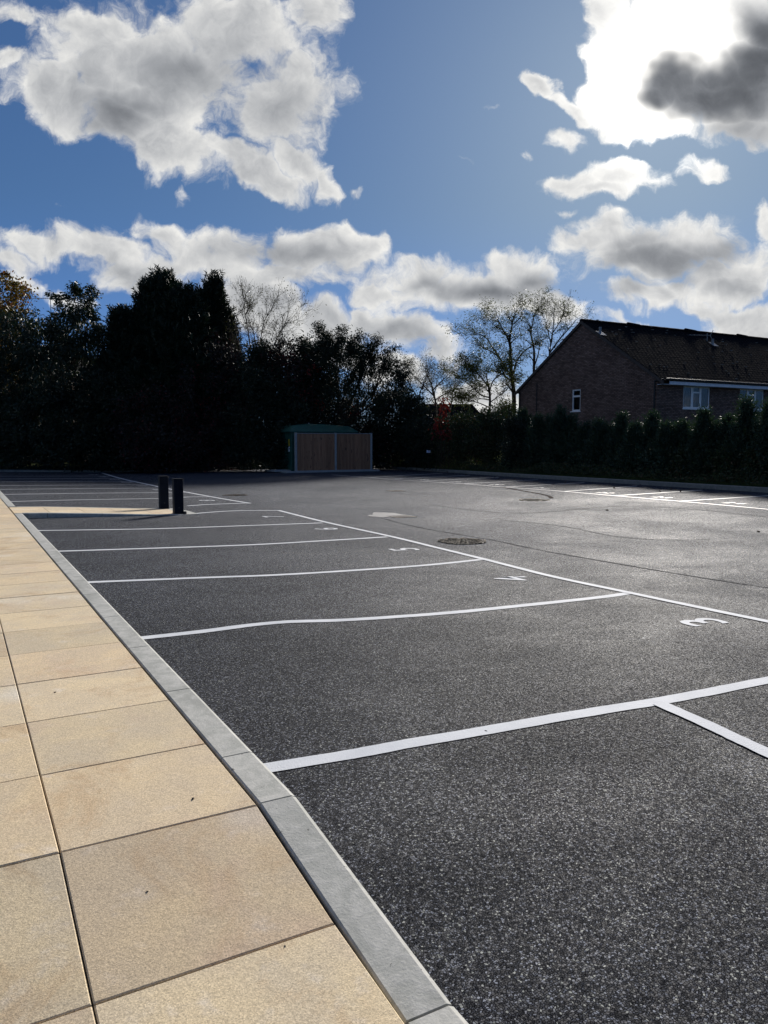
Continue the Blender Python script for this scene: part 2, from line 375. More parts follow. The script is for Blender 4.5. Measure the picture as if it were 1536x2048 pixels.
def make_slab():
    m, t, b = mat_new('sandstone_paving'); P = geo_pos(t)
    oi = t.new('ShaderNodeObjectInfo')
    ofs = t.vmath('SCALE', t.comb(oi.outputs['Random'], oi.outputs['Random'], 0.0), scale=37.0)
    Q = t.vmath('ADD', P, ofs)
    n1 = t.noise(Q, 2.2, 5, 0.6, 0.5); n2 = t.noise(Q, 7, 5, 0.65); n3 = t.noise(Q, 170, 3, 0.6); n4 = t.noise(Q, 380, 2, 0.5)
    col = t.mix(t.maprange(n1, 0.34, 0.66), (0.60, 0.495, 0.345), (0.69, 0.555, 0.355))
    col = t.mix(t.maprange(t.noise(Q, 1.4, 4, 0.6), 0.53, 0.72, 0, 0.75), col, (0.62, 0.47, 0.335))
    col = t.mix(t.maprange(n2, 0.55, 0.78, 0, 0.85), col, (0.70, 0.61, 0.49))
    col = t.mix(t.maprange(t.noise(Q, 1.1, 3, 0.5), 0.58, 0.75, 0, 0.8), col, (0.68, 0.63, 0.54))
    col = t.mix(t.maprange(t.noise(Q, 1.9, 6, 0.7, 0.8), 0.52, 0.68, 0, 0.55), col, (0.50, 0.345, 0.19))
    vg = t.new('ShaderNodeTexVoronoi'); t.link(Q, vg.inputs['Vector']); vg.inputs['Scale'].default_value = 260; vs_ = t.new('ShaderNodeSeparateColor'); t.link(vg.outputs['Color'], vs_.inputs[0])
    col = t.vmath('SCALE', col, scale=t.maprange(vs_.outputs[0], 0, 1, 0.78, 1.2, False))
    grain = t.math('ADD', t.math('MULTIPLY', n3, 0.6), t.math('MULTIPLY', n4, 0.4))
    col = t.vmath('SCALE', col, scale=t.maprange(grain, 0.34, 0.66, 0.78, 1.20, False))
    hue = t.noise(t.comb(t.math('MULTIPLY', oi.outputs['Random'], 91.0), 0.0), 3.0, 0)
    col = t.vmath('MULTIPLY', col, t.mix(t.maprange(hue, 0.3, 0.7), (1.02, 0.985, 0.96), (0.998, 1.003, 1.0)))
    col = t.vmath('SCALE', col, scale=t.maprange(oi.outputs['Random'], 0, 1, 0.94, 1.08, False))
    t.link(col, b.inputs['Base Color']); b.inputs['Roughness'].default_value = 0.82
    b.inputs['Specular IOR Level'].default_value = 0.3
    h = t.math('ADD', grain, t.math('MULTIPLY', t.noise(Q, 40, 4, 0.6), 0.9))
    bump(t, b, h, 0.40, 0.003)
    return m
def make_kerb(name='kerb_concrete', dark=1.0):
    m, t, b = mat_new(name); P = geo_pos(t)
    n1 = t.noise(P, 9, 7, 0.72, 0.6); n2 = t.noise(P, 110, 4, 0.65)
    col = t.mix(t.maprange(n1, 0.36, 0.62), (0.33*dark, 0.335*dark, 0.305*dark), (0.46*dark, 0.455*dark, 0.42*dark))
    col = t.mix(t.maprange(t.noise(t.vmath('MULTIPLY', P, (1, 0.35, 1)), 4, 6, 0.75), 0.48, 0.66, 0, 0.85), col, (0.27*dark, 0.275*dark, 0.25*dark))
    col = t.mix(t.maprange(t.noise(P, 38, 3, 0.5), 0.70, 0.74), col, (0.12, 0.12, 0.11))
    col = t.vmath('SCALE', col, scale=t.maprange(n2, 0.3, 0.7, 0.9, 1.08, False))
    t.link(col, b.inputs['Base Color']); b.inputs['Roughness'].default_value = 0.8
    bump(t, b, t.math('ADD', n2, t.math('MULTIPLY', n1, 2)), 0.35, 0.004)
    return m
def make_brick():
    m, t, b = mat_new('house_brick')
    tcn = t.new('ShaderNodeTexCoord'); sp_ = t.new('ShaderNodeSeparateXYZ'); t.link(tcn.outputs['Object'], sp_.inputs[0])
    uv = t.comb(t.math('ADD', sp_.outputs[0], sp_.outputs[1]), sp_.outputs[2])
    br = t.new('ShaderNodeTexBrick'); t.link(uv, br.inputs['Vector'])
    br.inputs['Scale'].default_value = 1; br.inputs['Brick Width'].default_value = 0.235; br.inputs['Row Height'].default_value = 0.079
    br.inputs['Mortar Size'].default_value = 0.012; br.inputs['Mortar Smooth'].default_value = 0.2; br.offset = 0.5
    br.inputs['Color1'].default_value = (0.13, 0.083, 0.068, 1); br.inputs['Color2'].default_value = (0.25, 0.17, 0.14, 1)
    br.inputs['Mortar'].default_value = (0.035, 0.032, 0.030, 1); br.inputs['Bias'].default_value = -0.1
    P = geo_pos(t)
    c = t.vmath('SCALE', br.outputs['Color'], scale=t.maprange(t.noise(P, 0.7, 5, 0.65), 0.3, 0.7, 0.85, 1.3, False))
    c = t.vmath('SCALE', c, scale=t.maprange(t.noise(P, 11, 4, 0.7), 0.3, 0.7, 0.75, 1.2, False))
    t.link(c, b.inputs['Base Color']); b.inputs['Roughness'].default_value = 0.9; b.inputs['Specular IOR Level'].default_value = 0.2
    bump(t, b, t.math('SUBTRACT', 1.0, br.outputs['Fac']), 0.6, 0.01)
    return m
def make_wood():
    m, t, b = mat_new('fence_wood')
    tcn = t.new('ShaderNodeTexCoord'); oi = t.new('ShaderNodeObjectInfo')
    Q = t.vmath('ADD', geo_pos(t), t.vmath('SCALE', t.comb(oi.outputs['Random'], 0, oi.outputs['Random']), scale=20))
    g = t.noise(t.vmath('MULTIPLY', Q, (30, 30, 1.2)), 1.0, 5, 0.6, 0.4)
    k = t.noise(t.vmath('MULTIPLY', Q, (5, 5, 1.6)), 1.0, 3, 0.5, 1.5)
    c = t.mix(t.maprange(g, 0.35, 0.65), (0.24, 0.115, 0.060), (0.35, 0.18, 0.10))
    c = t.mix(t.maprange(k, 0.62, 0.72), c, (0.10, 0.05, 0.03))
    c = t.vmath('SCALE', c, scale=t.maprange(oi.outputs['Random'], 0, 1, 0.75, 1.15, False))
    t.link(c, b.inputs['Base Color']); b.inputs['Roughness'].default_value = 0.8
    bump(t, b, g, 0.4, 0.004); return m
def make_leaf(name, c0, c1, trans=0.25, rough=0.45, spec=0.4, odd=None, oddp=0.0):
    m, t, b = mat_new(name)
    gn = t.new('ShaderNodeNewGeometry'); r = gn.outputs['Random Per Island']
    big = t.noise(gn.outputs['Position'], 0.9, 3, 0.6)
    f = t.math('ADD', t.math('MULTIPLY', r, 0.6), t.math('MULTIPLY', t.maprange(big, 0.35, 0.65), 0.4))
    c = t.mix(f, c0, c1)
    if odd: c = t.mix(t.math('GREATER_THAN', t.math('ADD', r, t.math('MULTIPLY', t.math('SUBTRACT', big, 0.5), 0.8)), 1-oddp), c, odd)
    t.link(c, b.inputs['Base Color']); b.inputs['Roughness'].default_value = rough; b.inputs['Specular IOR Level'].default_value = spec
    if trans > 0:
        tr = t.new('ShaderNodeBsdfTranslucent'); t.link(t.vmath('MULTIPLY', c, (1.5, 1.6, 0.8)), tr.inputs[0])
        mx = t.new('ShaderNodeMixShader'); mx.inputs[0].default_value = trans
        t.link(b.outputs[0], mx.inputs[1]); t.link(tr.outputs[0], mx.inputs[2])
        t.link(mx.outputs[0], t.n['Material Output'].inputs[0])
    return m
M = {}
M['asphalt'] = make_asphalt(); M['paint'] = make_paint(); M['paint_worn'] = make_paint('worn_road_paint', 0.03); M['paint_worn'].node_tree.nodes['Principled BSDF'].inputs['Specular IOR Level'].default_value = 0.5; M['paint_worn'].node_tree.nodes['Principled BSDF'].inputs['Roughness'].default_value = 0.6; M['slab'] = make_slab(); M['kerb'] = make_kerb()
M['kerb_dark'] = make_kerb('shaded_kerb_concrete', 0.5); M['brick'] = make_brick(); M['wood'] = make_wood()  # back and right kerbs: shade on their faces put into a darker grey
M['bed'] = simple('joint_sand', (0.10, 0.075, 0.05), 0.95, nscale=40)
M['soil'] = simple('ground_soil', (0.030, 0.034, 0.016), 1.0, nscale=3, namp=0.4, bstr=0.6, bscale=12, spec=0.0)
M['post_metal'] = simple('navy_metal', (0.008, 0.011, 0.018), 0.55, 0.0, nscale=8, namp=0.2, spec=0.1)
M['black'] = simple('black_metal', (0.01, 0.01, 0.012), 0.5)
M['green_grp'] = simple('green_cabinet', (0.014, 0.078, 0.058), 0.5, nscale=4, namp=0.2)
M['conc_post'] = simple('concrete_post', (0.30, 0.31, 0.31), 0.8, nscale=12, namp=0.15, bstr=0.2)
M['tile'] = simple('roof_tile', (0.006, 0.0065, 0.009), 1.0, nscale=9, namp=0.5, bstr=0.4, bscale=30, spec=0.03)
M['lichen'] = simple('tile_lichen', (0.32, 0.31, 0.28), 0.9)
M['white'] = simple('white_upvc', (0.85, 0.87, 0.88), 0.4, nscale=5, namp=0.06)
M['fascia'] = simple('white_fascia', (0.70, 0.76, 0.86), 0.5, nscale=5, namp=0.08)
M['curtain'] = simple('curtain', (0.10, 0.105, 0.12), 0.9, nscale=10, namp=0.25)
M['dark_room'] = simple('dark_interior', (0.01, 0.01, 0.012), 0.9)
M['lead'] = simple('vent_lead', (0.22, 0.24, 0.26), 0.6)
M['iron'] = simple('cast_iron', (0.045, 0.033, 0.027), 0.6, 0.2, nscale=30, namp=0.5, bstr=0.5)
M['grit'] = simple('grit_stones', (0.23, 0.19, 0.13), 0.9, nscale=60, namp=0.7)
M['bark'] = simple('bark', (0.040, 0.032, 0.025), 0.95, nscale=14, namp=0.4, bstr=0.4, bscale=30, spec=0.15)
M['yellow'] = simple('yellow_sign', (0.60, 0.42, 0.03), 0.5)
M['card'] = simple('pale_sign_card', (0.50, 0.55, 0.72), 0.5)
M['debris'] = simple('dark_debris', (0.03, 0.02, 0.015), 0.9)
M['litter'] = make_leaf('leaf_litter', (0.035, 0.02, 0.014), (0.10, 0.05, 0.03), 0.0, 0.8)
M['tyre'] = simple('tyre_mark', (0.030, 0.022, 0.022), 1.0, nscale=20, namp=0.3, spec=0.02)
gl_, t, b = mat_new('window_glass'); b.inputs['Base Color'].default_value = (0.8, 0.85, 0.9, 1); b.inputs['Roughness'].default_value = 0.03
b.inputs['Transmission Weight'].default_value = 1.0; b.inputs['IOR'].default_value = 1.45; M['glass'] = gl_
wa, t, b = mat_new('pale_patch_grey'); b.inputs['Base Color'].default_value = (0.085, 0.09, 0.097, 1); b.inputs['Roughness'].default_value = 0.6
M['patch_grey'] = wa
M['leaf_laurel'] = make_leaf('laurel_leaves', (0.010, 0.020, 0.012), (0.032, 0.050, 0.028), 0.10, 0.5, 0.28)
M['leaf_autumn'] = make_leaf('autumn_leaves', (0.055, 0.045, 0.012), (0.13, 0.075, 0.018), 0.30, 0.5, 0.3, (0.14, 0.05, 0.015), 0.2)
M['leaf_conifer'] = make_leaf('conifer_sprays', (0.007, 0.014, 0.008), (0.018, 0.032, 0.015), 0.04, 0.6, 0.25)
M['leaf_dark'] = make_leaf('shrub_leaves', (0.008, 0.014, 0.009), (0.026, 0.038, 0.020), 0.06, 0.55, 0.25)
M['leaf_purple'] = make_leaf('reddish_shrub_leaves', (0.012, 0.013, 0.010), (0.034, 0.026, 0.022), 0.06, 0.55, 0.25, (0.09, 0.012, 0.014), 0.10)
M['leaf_birch'] = make_leaf('sparse_leaves', (0.03, 0.035, 0.015), (0.06, 0.055, 0.025), 0.3, 0.5, 0.3)
M['leaf_robinia'] = make_leaf('robinia_leaves', (0.040, 0.050, 0.018), (0.085, 0.095, 0.028), 0.30, 0.5, 0.3)
M['leaf_red'] = make_leaf('creeper_leaves', (0.07, 0.008, 0.008), (0.20, 0.022, 0.018), 0.35, 0.5, 0.3)
M['leaf_hedge'] = make_leaf('hedge_sprays', (0.016, 0.034, 0.022), (0.042, 0.072, 0.040), 0.12, 0.55, 0.3)
M['leaf_bright'] = make_leaf('bright_leaves', (0.05, 0.062, 0.015), (0.11, 0.12, 0.026), 0.35, 0.5, 0.3)
M['leaf_weed'] = make_leaf('weed_leaves', (0.022, 0.036, 0.015), (0.05, 0.07, 0.028), 0.2, 0.5, 0.3, (0.09, 0.06, 0.03), 0.12)
M['grass'] = make_leaf('grass_blades', (0.022, 0.035, 0.012), (0.055, 0.075, 0.02), 0.25, 0.6, 0.25)

#@@SETTING
# ------------------------------------------------------------------ setting: ground, asphalt, markings
KX0, KX1 = 0.925, 1.072            # kerb beside the pavement
YB = on_ground(200, 945).y         # back kerb face
XR = 22.25                         # right kerb face
g = MB()
for (x0, x1, y0, y1) in ((-600, -2.45, -600, 900), (-2.45, XR+0.13, -600, -4), (XR+0.13, 900, -600, 900), (-2.45, XR+0.13, YB+0.13, 900)):
    g.poly([(x0, y0), (x1, y0), (x1, y1), (x0, y1)], -0.035)
tag(g.build('ground', M['soil']), kind='structure')
xs = np.concatenate([np.arange(KX1-0.02, 8, 0.25), np.arange(8, XR, 0.5), [XR]])
ys = np.concatenate([np.arange(-4, 0, 0.5), np.arange(0, 6, 0.2), np.arange(6, YB, 0.5), [YB]])
vv = np.array([(x, y, zA(x, y)) for y in ys for x in xs]); nx = len(xs)
ff = [(j*nx+i, j*nx+i+1, (j+1)*nx+i+1, (j+1)*nx+i) for j in range(len(ys)-1) for i in range(nx-1)]
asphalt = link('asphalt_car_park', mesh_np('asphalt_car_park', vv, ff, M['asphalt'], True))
tag(asphalt, kind='structure')

def strip(name, pts, width, parent, mat, zoff=0.0035, jag=0.0025, label=None):
    """painted line along ground points, width in metres, draped on the asphalt"""
    P_ = [Vector(p) for p in pts]; out = []
    for a, b_ in zip(P_[:-1], P_[1:]):
        n = max(1, int((b_-a).length/0.12))
        out += [a.lerp(b_, i/n) for i in range(n)]
    out.append(P_[-1]); vs = []
    for i, p in enumerate(out):
        a = out[max(0, i-1)]; b_ = out[min(len(out)-1, i+1)]; d = (b_-a); d.z = 0; d.normalize(); nrm = Vector((-d.y, d.x, 0))
        for s in (-1, 1):
            q = p + nrm*s*(width/2 + rnd.uniform(-jag, jag)); vs.append((q.x, q.y, zA(q.x, q.y)+zoff))
    fs = [(2*i, 2*i+1, 2*i+3, 2*i+2) for i in range(len(out)-1)]
    o = link(name, mesh_np(name, vs, fs, mat, False), parent)
    me = o.data
    if me.polygons[0].normal.z < 0: me.flip_normals()
    if label: o['label'] = label
    return o
def smooth_pts(pts, n=6):           # Catmull-Rom through ground points
    P_ = [Vector((*p, 0)) if len(p) == 2 else Vector(p) for p in pts]
    if len(P_) < 3: return P_
    Q = [P_[0]*2-P_[1]] + P_ + [P_[-1]*2-P_[-2]]; out = []
    for i in range(1, len(Q)-2):
        for k in range(n):
            t_ = k/n; a, b_, c, d = Q[i-1:i+3]
            out.append(0.5*((2*b_)+(c-a)*t_+(2*a-5*b_+4*c-d)*t_**2+(3*b_-a-3*c+d)*t_**3))
    return out + [P_[-1]]
LW = 0.10
def pline(name, pts, w=LW, **k):
    return strip(name, smooth_pts([on_ground(*p) for p in pts]), w, asphalt, M['paint'], **k)
def ext_to_kerb(p0, p1):            # the point where a line through two photo points reaches the kerb
    a, b_ = on_ground(*p0), on_ground(*p1); d = b_-a; t_ = (KX1-0.01-a.x)/d.x; return a + d*t_
def bayline(pts, w=LW):
    G = [on_ground(*p) for p in pts]
    if G[0].x > KX1: 
        d = G[1]-G[0]; G[0] = G[0] + d*((KX1+0.002-G[0].x)/d.x)
    return strip('bay_line', smooth_pts(G), w, asphalt, M['paint'])
bayline([(545,1535),(700,1510),(800,1491),(975,1461),(1150,1430),(1300,1406),(1400,1388),(1536,1361),(1700,1330)], 0.105)
bayline([(291,1276),(400,1264),(500,1251),(580,1244),(700,1240),(900,1226),(1060,1210),(1200,1195),(1256,1187)])
bayline([(176,1165),(400,1156),(560,1150),(740,1139),(860,1130),(962,1119.5)])
bayline([(113,1103),(300,1097),(500,1090),(660,1081),(775,1074)])
bayline([(71,1061.5),(300,1058),(480,1052),(645,1046)])
pline('bay_line', [(382,1028),(430,1024),(480,1021.5),(556,1021)])
pline('front_line', [(556,1021),(650,1044.5),(780,1073),(870,1095),(968,1119),(1100,1152.5),(1262,1187),(1400,1216),(1536,1244),(1750,1288)], zoff=0.0065)
pline('front_line', [(1318,1408),(1400,1444),(1470,1477),(1536,1508),(1640,1560)], zoff=0.0065)
# second group of bays beyond the island
pline('front_line', [(203,946),(245,958),(300,970),(330,976.5),(380,986),(440,997),(500,1007)], zoff=0.0065)
FX = on_ground(420, 993).x
upper = [[(375,1012),(410,1009.5),(445,1008),(492,1006.5)],
         [(16,1003.5),(150,1000),(320,997),(345,996),(380,994),(425,993.5)],
         [(0,990.5),(180,987),(320,984),(385,984)],
         [(0,979.8),(150,978.5),(300,975.5),(330,975.5)],
         [(0,972),(150,971),(290,968.5)],
         [(0,965),(150,963),(262,961.5)],
         [(0,959),(150,957.5),(242,956.3)],
         [(0,953.5),(150,952.5),(226,951.5)]]
for k, L in enumerate(upper):
    if k == 0: pline('bay_line', L)
    else:
        Gp = [on_ground(*p) for p in L]; yk = sum(p.y for p in Gp)/len(Gp)
        if k == 1: strip('bay_line', smooth_pts([Vector((KX1, Gp[0].y, 0))]+Gp[1:]), LW, asphalt, M['paint'])
        else: strip('bay_line', [Vector((KX1, Gp[0].y*0.5+yk*0.5, 0)), Vector((3.5, yk, 0)), Vector((FX, Gp[-1].y*0.5+yk*0.5, 0))], LW, asphalt, M['paint'])
# right hand row
RF = [(665,950),(760,957),(840,962.5),(929,968),(1010,974.5),(1115,982),(1231,992),(1361,1003),(1536,1019),(1750,1040)]
strip('front_line', smooth_pts([on_ground(*p) for p in RF]), 0.085, asphalt, M['paint_worn'], zoff=0.0065)
RL = [((1361,1002.5),(1536,991.5)),((1231,991.5),(1437,978.2)),((1128,983),(1302,970)),((1012,974),(1194,964)),((929,967.5),(1098,958.3)),((850,962),(1014,953.5)),((790,958),(945,950)),((740,955),(885,946.5))]
rmid = []
for a, b_ in RL:
    A, B_ = on_ground(*a), on_ground(*b_)
    rmid.append((A.x, A.y)); 
    if B_.x > XR-0.7: B_ = A.lerp(B_, (XR-0.7-A.x)/(B_.x-A.x))
    if b_[0] == 1536: B_ = A + (B_-A)*1.25
    strip('bay_line', [A, B_], 0.09, asphalt, M['paint_worn'])
# numbers
def glyph(txt, size):
    cu = bpy.data.curves.new('glyph', 'FONT'); cu.body = txt; cu.size = size; cu.align_x = 'CENTER'; cu.align_y = 'CENTER'
    cu.space_character = 1.15; cu.offset = 0.006
    o = bpy.data.objects.new('glyph', cu); COL.objects.link(o)
    bpy.context.view_layer.update()
    dg = bpy.context.evaluated_depsgraph_get(); me = bpy.data.meshes.new_from_object(o.evaluated_get(dg))
    bpy.data.objects.remove(o); return me
def number(txt, centre, up, size=0.62):
    me = glyph(txt, size); me.name = 'bay_number'; upv = Vector(up).normalized(); rt = Vector((upv.y, -upv.x, 0))
    cx = sum(v.co.x for v in me.vertices)/len(me.vertices)
    bmn = bmesh.new(); bmn.from_mesh(me); bmesh.ops.triangulate(bmn, faces=bmn.faces); bmn.to_mesh(me); bmn.free()
    me.update()
    for v in me.vertices:
        q = Vector(centre) + rt*(v.co.x) + upv*v.co.y
        v.co = (q.x, q.y, zA(q.x, q.y)+0.0045)
    me.materials.clear(); me.materials.append(M['paint'])
    o = link('bay_number', me, asphalt); o['label'] = 'white painted number ' + txt; return o
for txt, p in (('3', (1408,1244)), ('4', (1031,1157.5)), ('5', (811,1099)), ('6', (655,1058)), ('7', (549,1033.5))):
    c = on_ground(*p); number(txt, (c.x, c.y, 0), (-1, 0.03, 0), 0.60)
for txt, p in (('8', (421,1001)), ('9', (378,988.2)), ('10', (318,979.5)), ('11', (288,971.8)), ('12', (258,964.5)), ('13', (232,959)), ('14', (212,954)), ('15', (188,949))):
    c = on_ground(*p); number(txt, (FX-0.55, c.y, 0), (-1, 0, 0), 0.60)
rys = sorted([q[1] for q in rmid]); rfx = sum(q[0] for q in rmid)/len(rmid)
for i, y in enumerate(rys):
    fx_ = [q[0] for q in rmid if q[1] == y][0]
    ym = y - 1.15
    o = number(str(24-i), (fx_+0.65, ym, 0), (1, 0, 0), 0.55); o.data.materials[0] = M['paint_worn']
# tyre mark curving near the far manhole
strip('tyre_mark', smooth_pts([on_ground(*p) for p in ((1000,973.5),(1040,981),(1075,987),(1098,992.5),(1103,997))]), 0.13, asphalt, M['tyre'], 0.004, 0.01)

M['seam'] = simple('asphalt_joint', (0.042, 0.044, 0.050), 1.0, nscale=25, namp=0.4, spec=0.02)
for P_, w_ in (([(760,1036),(843,1056),(983,1080),(1078,1100),(1198,1121),(1343,1146),(1536,1176),(1700,1200)], .035),
               ([(1000,1040),(1120,1052),(1230,1073),(1330,1080),(1420,1079)], .03), ([(1130,1020),(1260,1012),(1400,1020),(1536,1034)], .04),
               ([(860,1010),(960,1022),(1050,1026),(1180,1018)], .04)):
    strip('surface_joint', smooth_pts([on_ground(*p) for p in P_]), w_, asphalt, M['seam'], 0.0028, 0.012)

# ------------------------------------------------------------------ pavement
def zP(y):                          # top of the pavement: full height, dropping to the crossing by the viewer
    if y >= 2.6: return 0.10
    if y >= 1.55: return 0.10 - 0.125*(2.6-y)/1.05
    return -0.025
pave = empty('pavement'); tag(pave, kind='structure')
SL = 0.662
def bev_slab(name, x0, x1, y0, y1, zf, mat, parent, th=0.05, g=0.0025, dz=0.0, bev=0.0035):
    # a slab with chamfered top edges; corners follow zf
    def p(x, y, d): return (x, y, zf(x, y)+dz-d)
    x0 += g; x1 -= g; y0 += g; y1 -= g; b_ = bev
    vs = [p(x0,y0,th),p(x1,y0,th),p(x1,y1,th),p(x0,y1,th), p(x0,y0,b_),p(x1,y0,b_),p(x1,y1,b_),p(x0,y1,b_),
          p(x0+b_,y0+b_,0),p(x1-b_,y0+b_,0),p(x1-b_,y1-b_,0),p(x0+b_,y1-b_,0)]
    fs = [(0,1,5,4),(1,2,6,5),(2,3,7,6),(3,0,4,7),(4,5,9,8),(5,6,10,9),(6,7,11,10),(7,4,8,11),(8,9,10,11)]
    me = mesh_np(name, vs, fs, mat); return link(name, me, parent)
bedv = MB()
yy = [-4, 1.55, 2.6, 24, YB]
for a, b_ in zip(yy[:-1], yy[1:]):
    bedv.poly([(-2.45, a, zP(a)-0.020), (KX1-0.03, a, zP(a)-0.020), (KX1-0.03, b_, zP(b_)-0.020), (-2.45, b_, zP(b_)-0.020)])
bedv.build('joint_bed', M['bed'], pave)
cols = [(0.243, 0.915), (0.243-SL, 0.243), (0.243-2*SL, 0.243-SL), (0.243-3*SL, 0.243-2*SL)]
rows = [2.6+SL*k for k in range(-5, 34)]
for ci, (x0, x1) in enumerate(cols):
    for y in rows:
        if ci == 3 and y > 6: continue
        dz = rnd.uniform(-0.0015, 0.0015); tx = rnd.uniform(-0.002, 0.002); ty = rnd.uniform(-0.002, 0.002)
        mx_, my_ = (x0+x1)/2, y+SL/2
        def zf(x, yv, dz=dz, tx=tx, ty=ty, mx_=mx_, my_=my_): return zP(yv)-0.004+dz+tx*(x-mx_)+ty*(yv-my_)
        bev_slab('paving_slab', x0, x1, y, y+SL, zf, M['slab'], pave)
# island
IY0, IY1, IX0, IX1 = 15.86, 17.62, KX1, 4.42
def zI(x): return 0.10 - 0.172*sstep(0, 1, (x-IX0)/(4.35-IX0))*0.5 - 0.172*0.5*min(1, max(0, (x-IX0)/(4.35-IX0)))
bi = MB(); n = 8
for i in range(n):
    a = KX1-0.15+(4.15-KX1+0.15)*i/n; b_ = KX1-0.15+(4.15-KX1+0.15)*(i+1)/n
    bi.poly([(a, IY0+.1, zI(a)-.02), (b_, IY0+.1, zI(b_)-.02), (b_, IY1-.1, zI(b_)-.02), (a, IY1-.1, zI(a)-.02)])
bi.build('joint_bed', M['bed'], pave)
ix = [0.905+0.655*k for k in range(0, 6)]
for i in range(5):
    for (y0, y1) in ((IY0+0.125, IY0+0.125+0.75), (IY0+0.125+0.75, IY1-0.125)):
        x0, x1 = ix[i], ix[i+1]
        if i == 0: x0 = 0.93
        bev_slab('paving_slab', x0, x1, y0, y1, lambda x, y: zI(x)-0.003, M['slab'], pave)

# ------------------------------------------------------------------ kerbs
kerb = empty('kerb'); tag(kerb, kind='structure')
def kerb_stone(a, b_, w, top_a, top_b, depth, parent=kerb, name='kerb_stone', r=0.018, g=0.0045, mat=None):
    """stone from a to b along its road edge; the body lies to the left of a->b"""
    a, b_ = Vector((*a, 0)), Vector((*b_, 0)); d = (b_-a).normalized(); nrm = Vector((-d.y, d.x, 0))
    a = a + d*g; b_ = b_ - d*g
    prof = [(0, -depth), (0, -r*1.4), (r*0.35, -r*0.45), (r*1.2, 0), (w-0.006, 0), (w, -0.006), (w, -depth)]
    vs = []
    for p, tz in ((a, top_a), (b_, top_b)):
        for (o_, z) in prof: q = p+nrm*o_; vs.append((q.x, q.y, tz+z))
    n = len(prof); bmk = bmesh.new(); V_ = [bmk.verts.new(v) for v in vs]
    for i in range(n): bmk.faces.new([V_[i], V_[(i+1) % n], V_[n+(i+1) % n], V_[n+i]])
    bmk.faces.new(V_[:n][::-1]); bmk.faces.new(V_[n:])
    bmesh.ops.recalc_face_normals(bmk, faces=bmk.faces)
    me = bpy.data.meshes.new(name); bmk.to_mesh(me); bmk.free(); me.materials.append(mat or M['kerb'])
    return link(name, me, parent)
ky = [-3.5, -2.5, -1.5, -0.5, 0.55, 1.55, 2.6, 3.07] + [4.05+1.0*k for k in range(12)] + [IY0+0.02]
for a, b_ in zip(ky[:-1], ky[1:]): kerb_stone((KX1, b_), (KX1, a), -(KX1-KX0), zP(b_), zP(a), 0.32) if False else kerb_stone((KX1, a), (KX1, b_), KX1-KX0, zP(a), zP(b_), 0.32)
k2 = [IY1] + [18.3+1.0*k for k in range(7)]
for a, b_ in zip(k2[:-1], k2[1:]): kerb_stone((KX1, a), (KX1, b_), KX1-KX0, 0.1, 0.1, 0.30)
# island: near side (face towards viewer), far side and tip
xs_ = [KX1, 1.5, 2.5, 3.4, 4.1]
for a, b_ in zip(xs_[:-1], xs_[1:]):
    kerb_stone((a, IY0), (b_, IY0), 0.125, zI(a), zI(b_), 0.3)
    kerb_stone((b_, IY1), (a, IY1), 0.125, zI(b_), zI(a), 0.3)
kerb_stone((4.44, IY0+0.05), (4.44, 16.75), 0.33, zI(4.35)+.004, zI(4.35)+.004, 0.3)
kerb_stone((4.44, 16.75), (4.30, IY1-0.02), 0.30, zI(4.35)+.004, zI(4.35)+.004, 0.3)
# back kerb and right kerb
xk = np.arange(XR, -2.5, -0.92)
back = []
SHX0 = 13.3
for a, b_ in zip(xk[:-1], xk[1:]):
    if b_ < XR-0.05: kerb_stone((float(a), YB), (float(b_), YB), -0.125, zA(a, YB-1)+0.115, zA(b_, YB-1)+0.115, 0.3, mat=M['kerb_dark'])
yk = np.arange(-3.5, YB, 0.92)
for a, b_ in zip(yk[:-1], yk[1:]): kerb_stone((XR, float(b_)), (XR, float(a)), 0.125, -0.15+0.16+0.02*sstep(26, 38, b_), -0.15+0.16+0.02*sstep(26, 38, a), 0.35, mat=M['kerb_dark'])

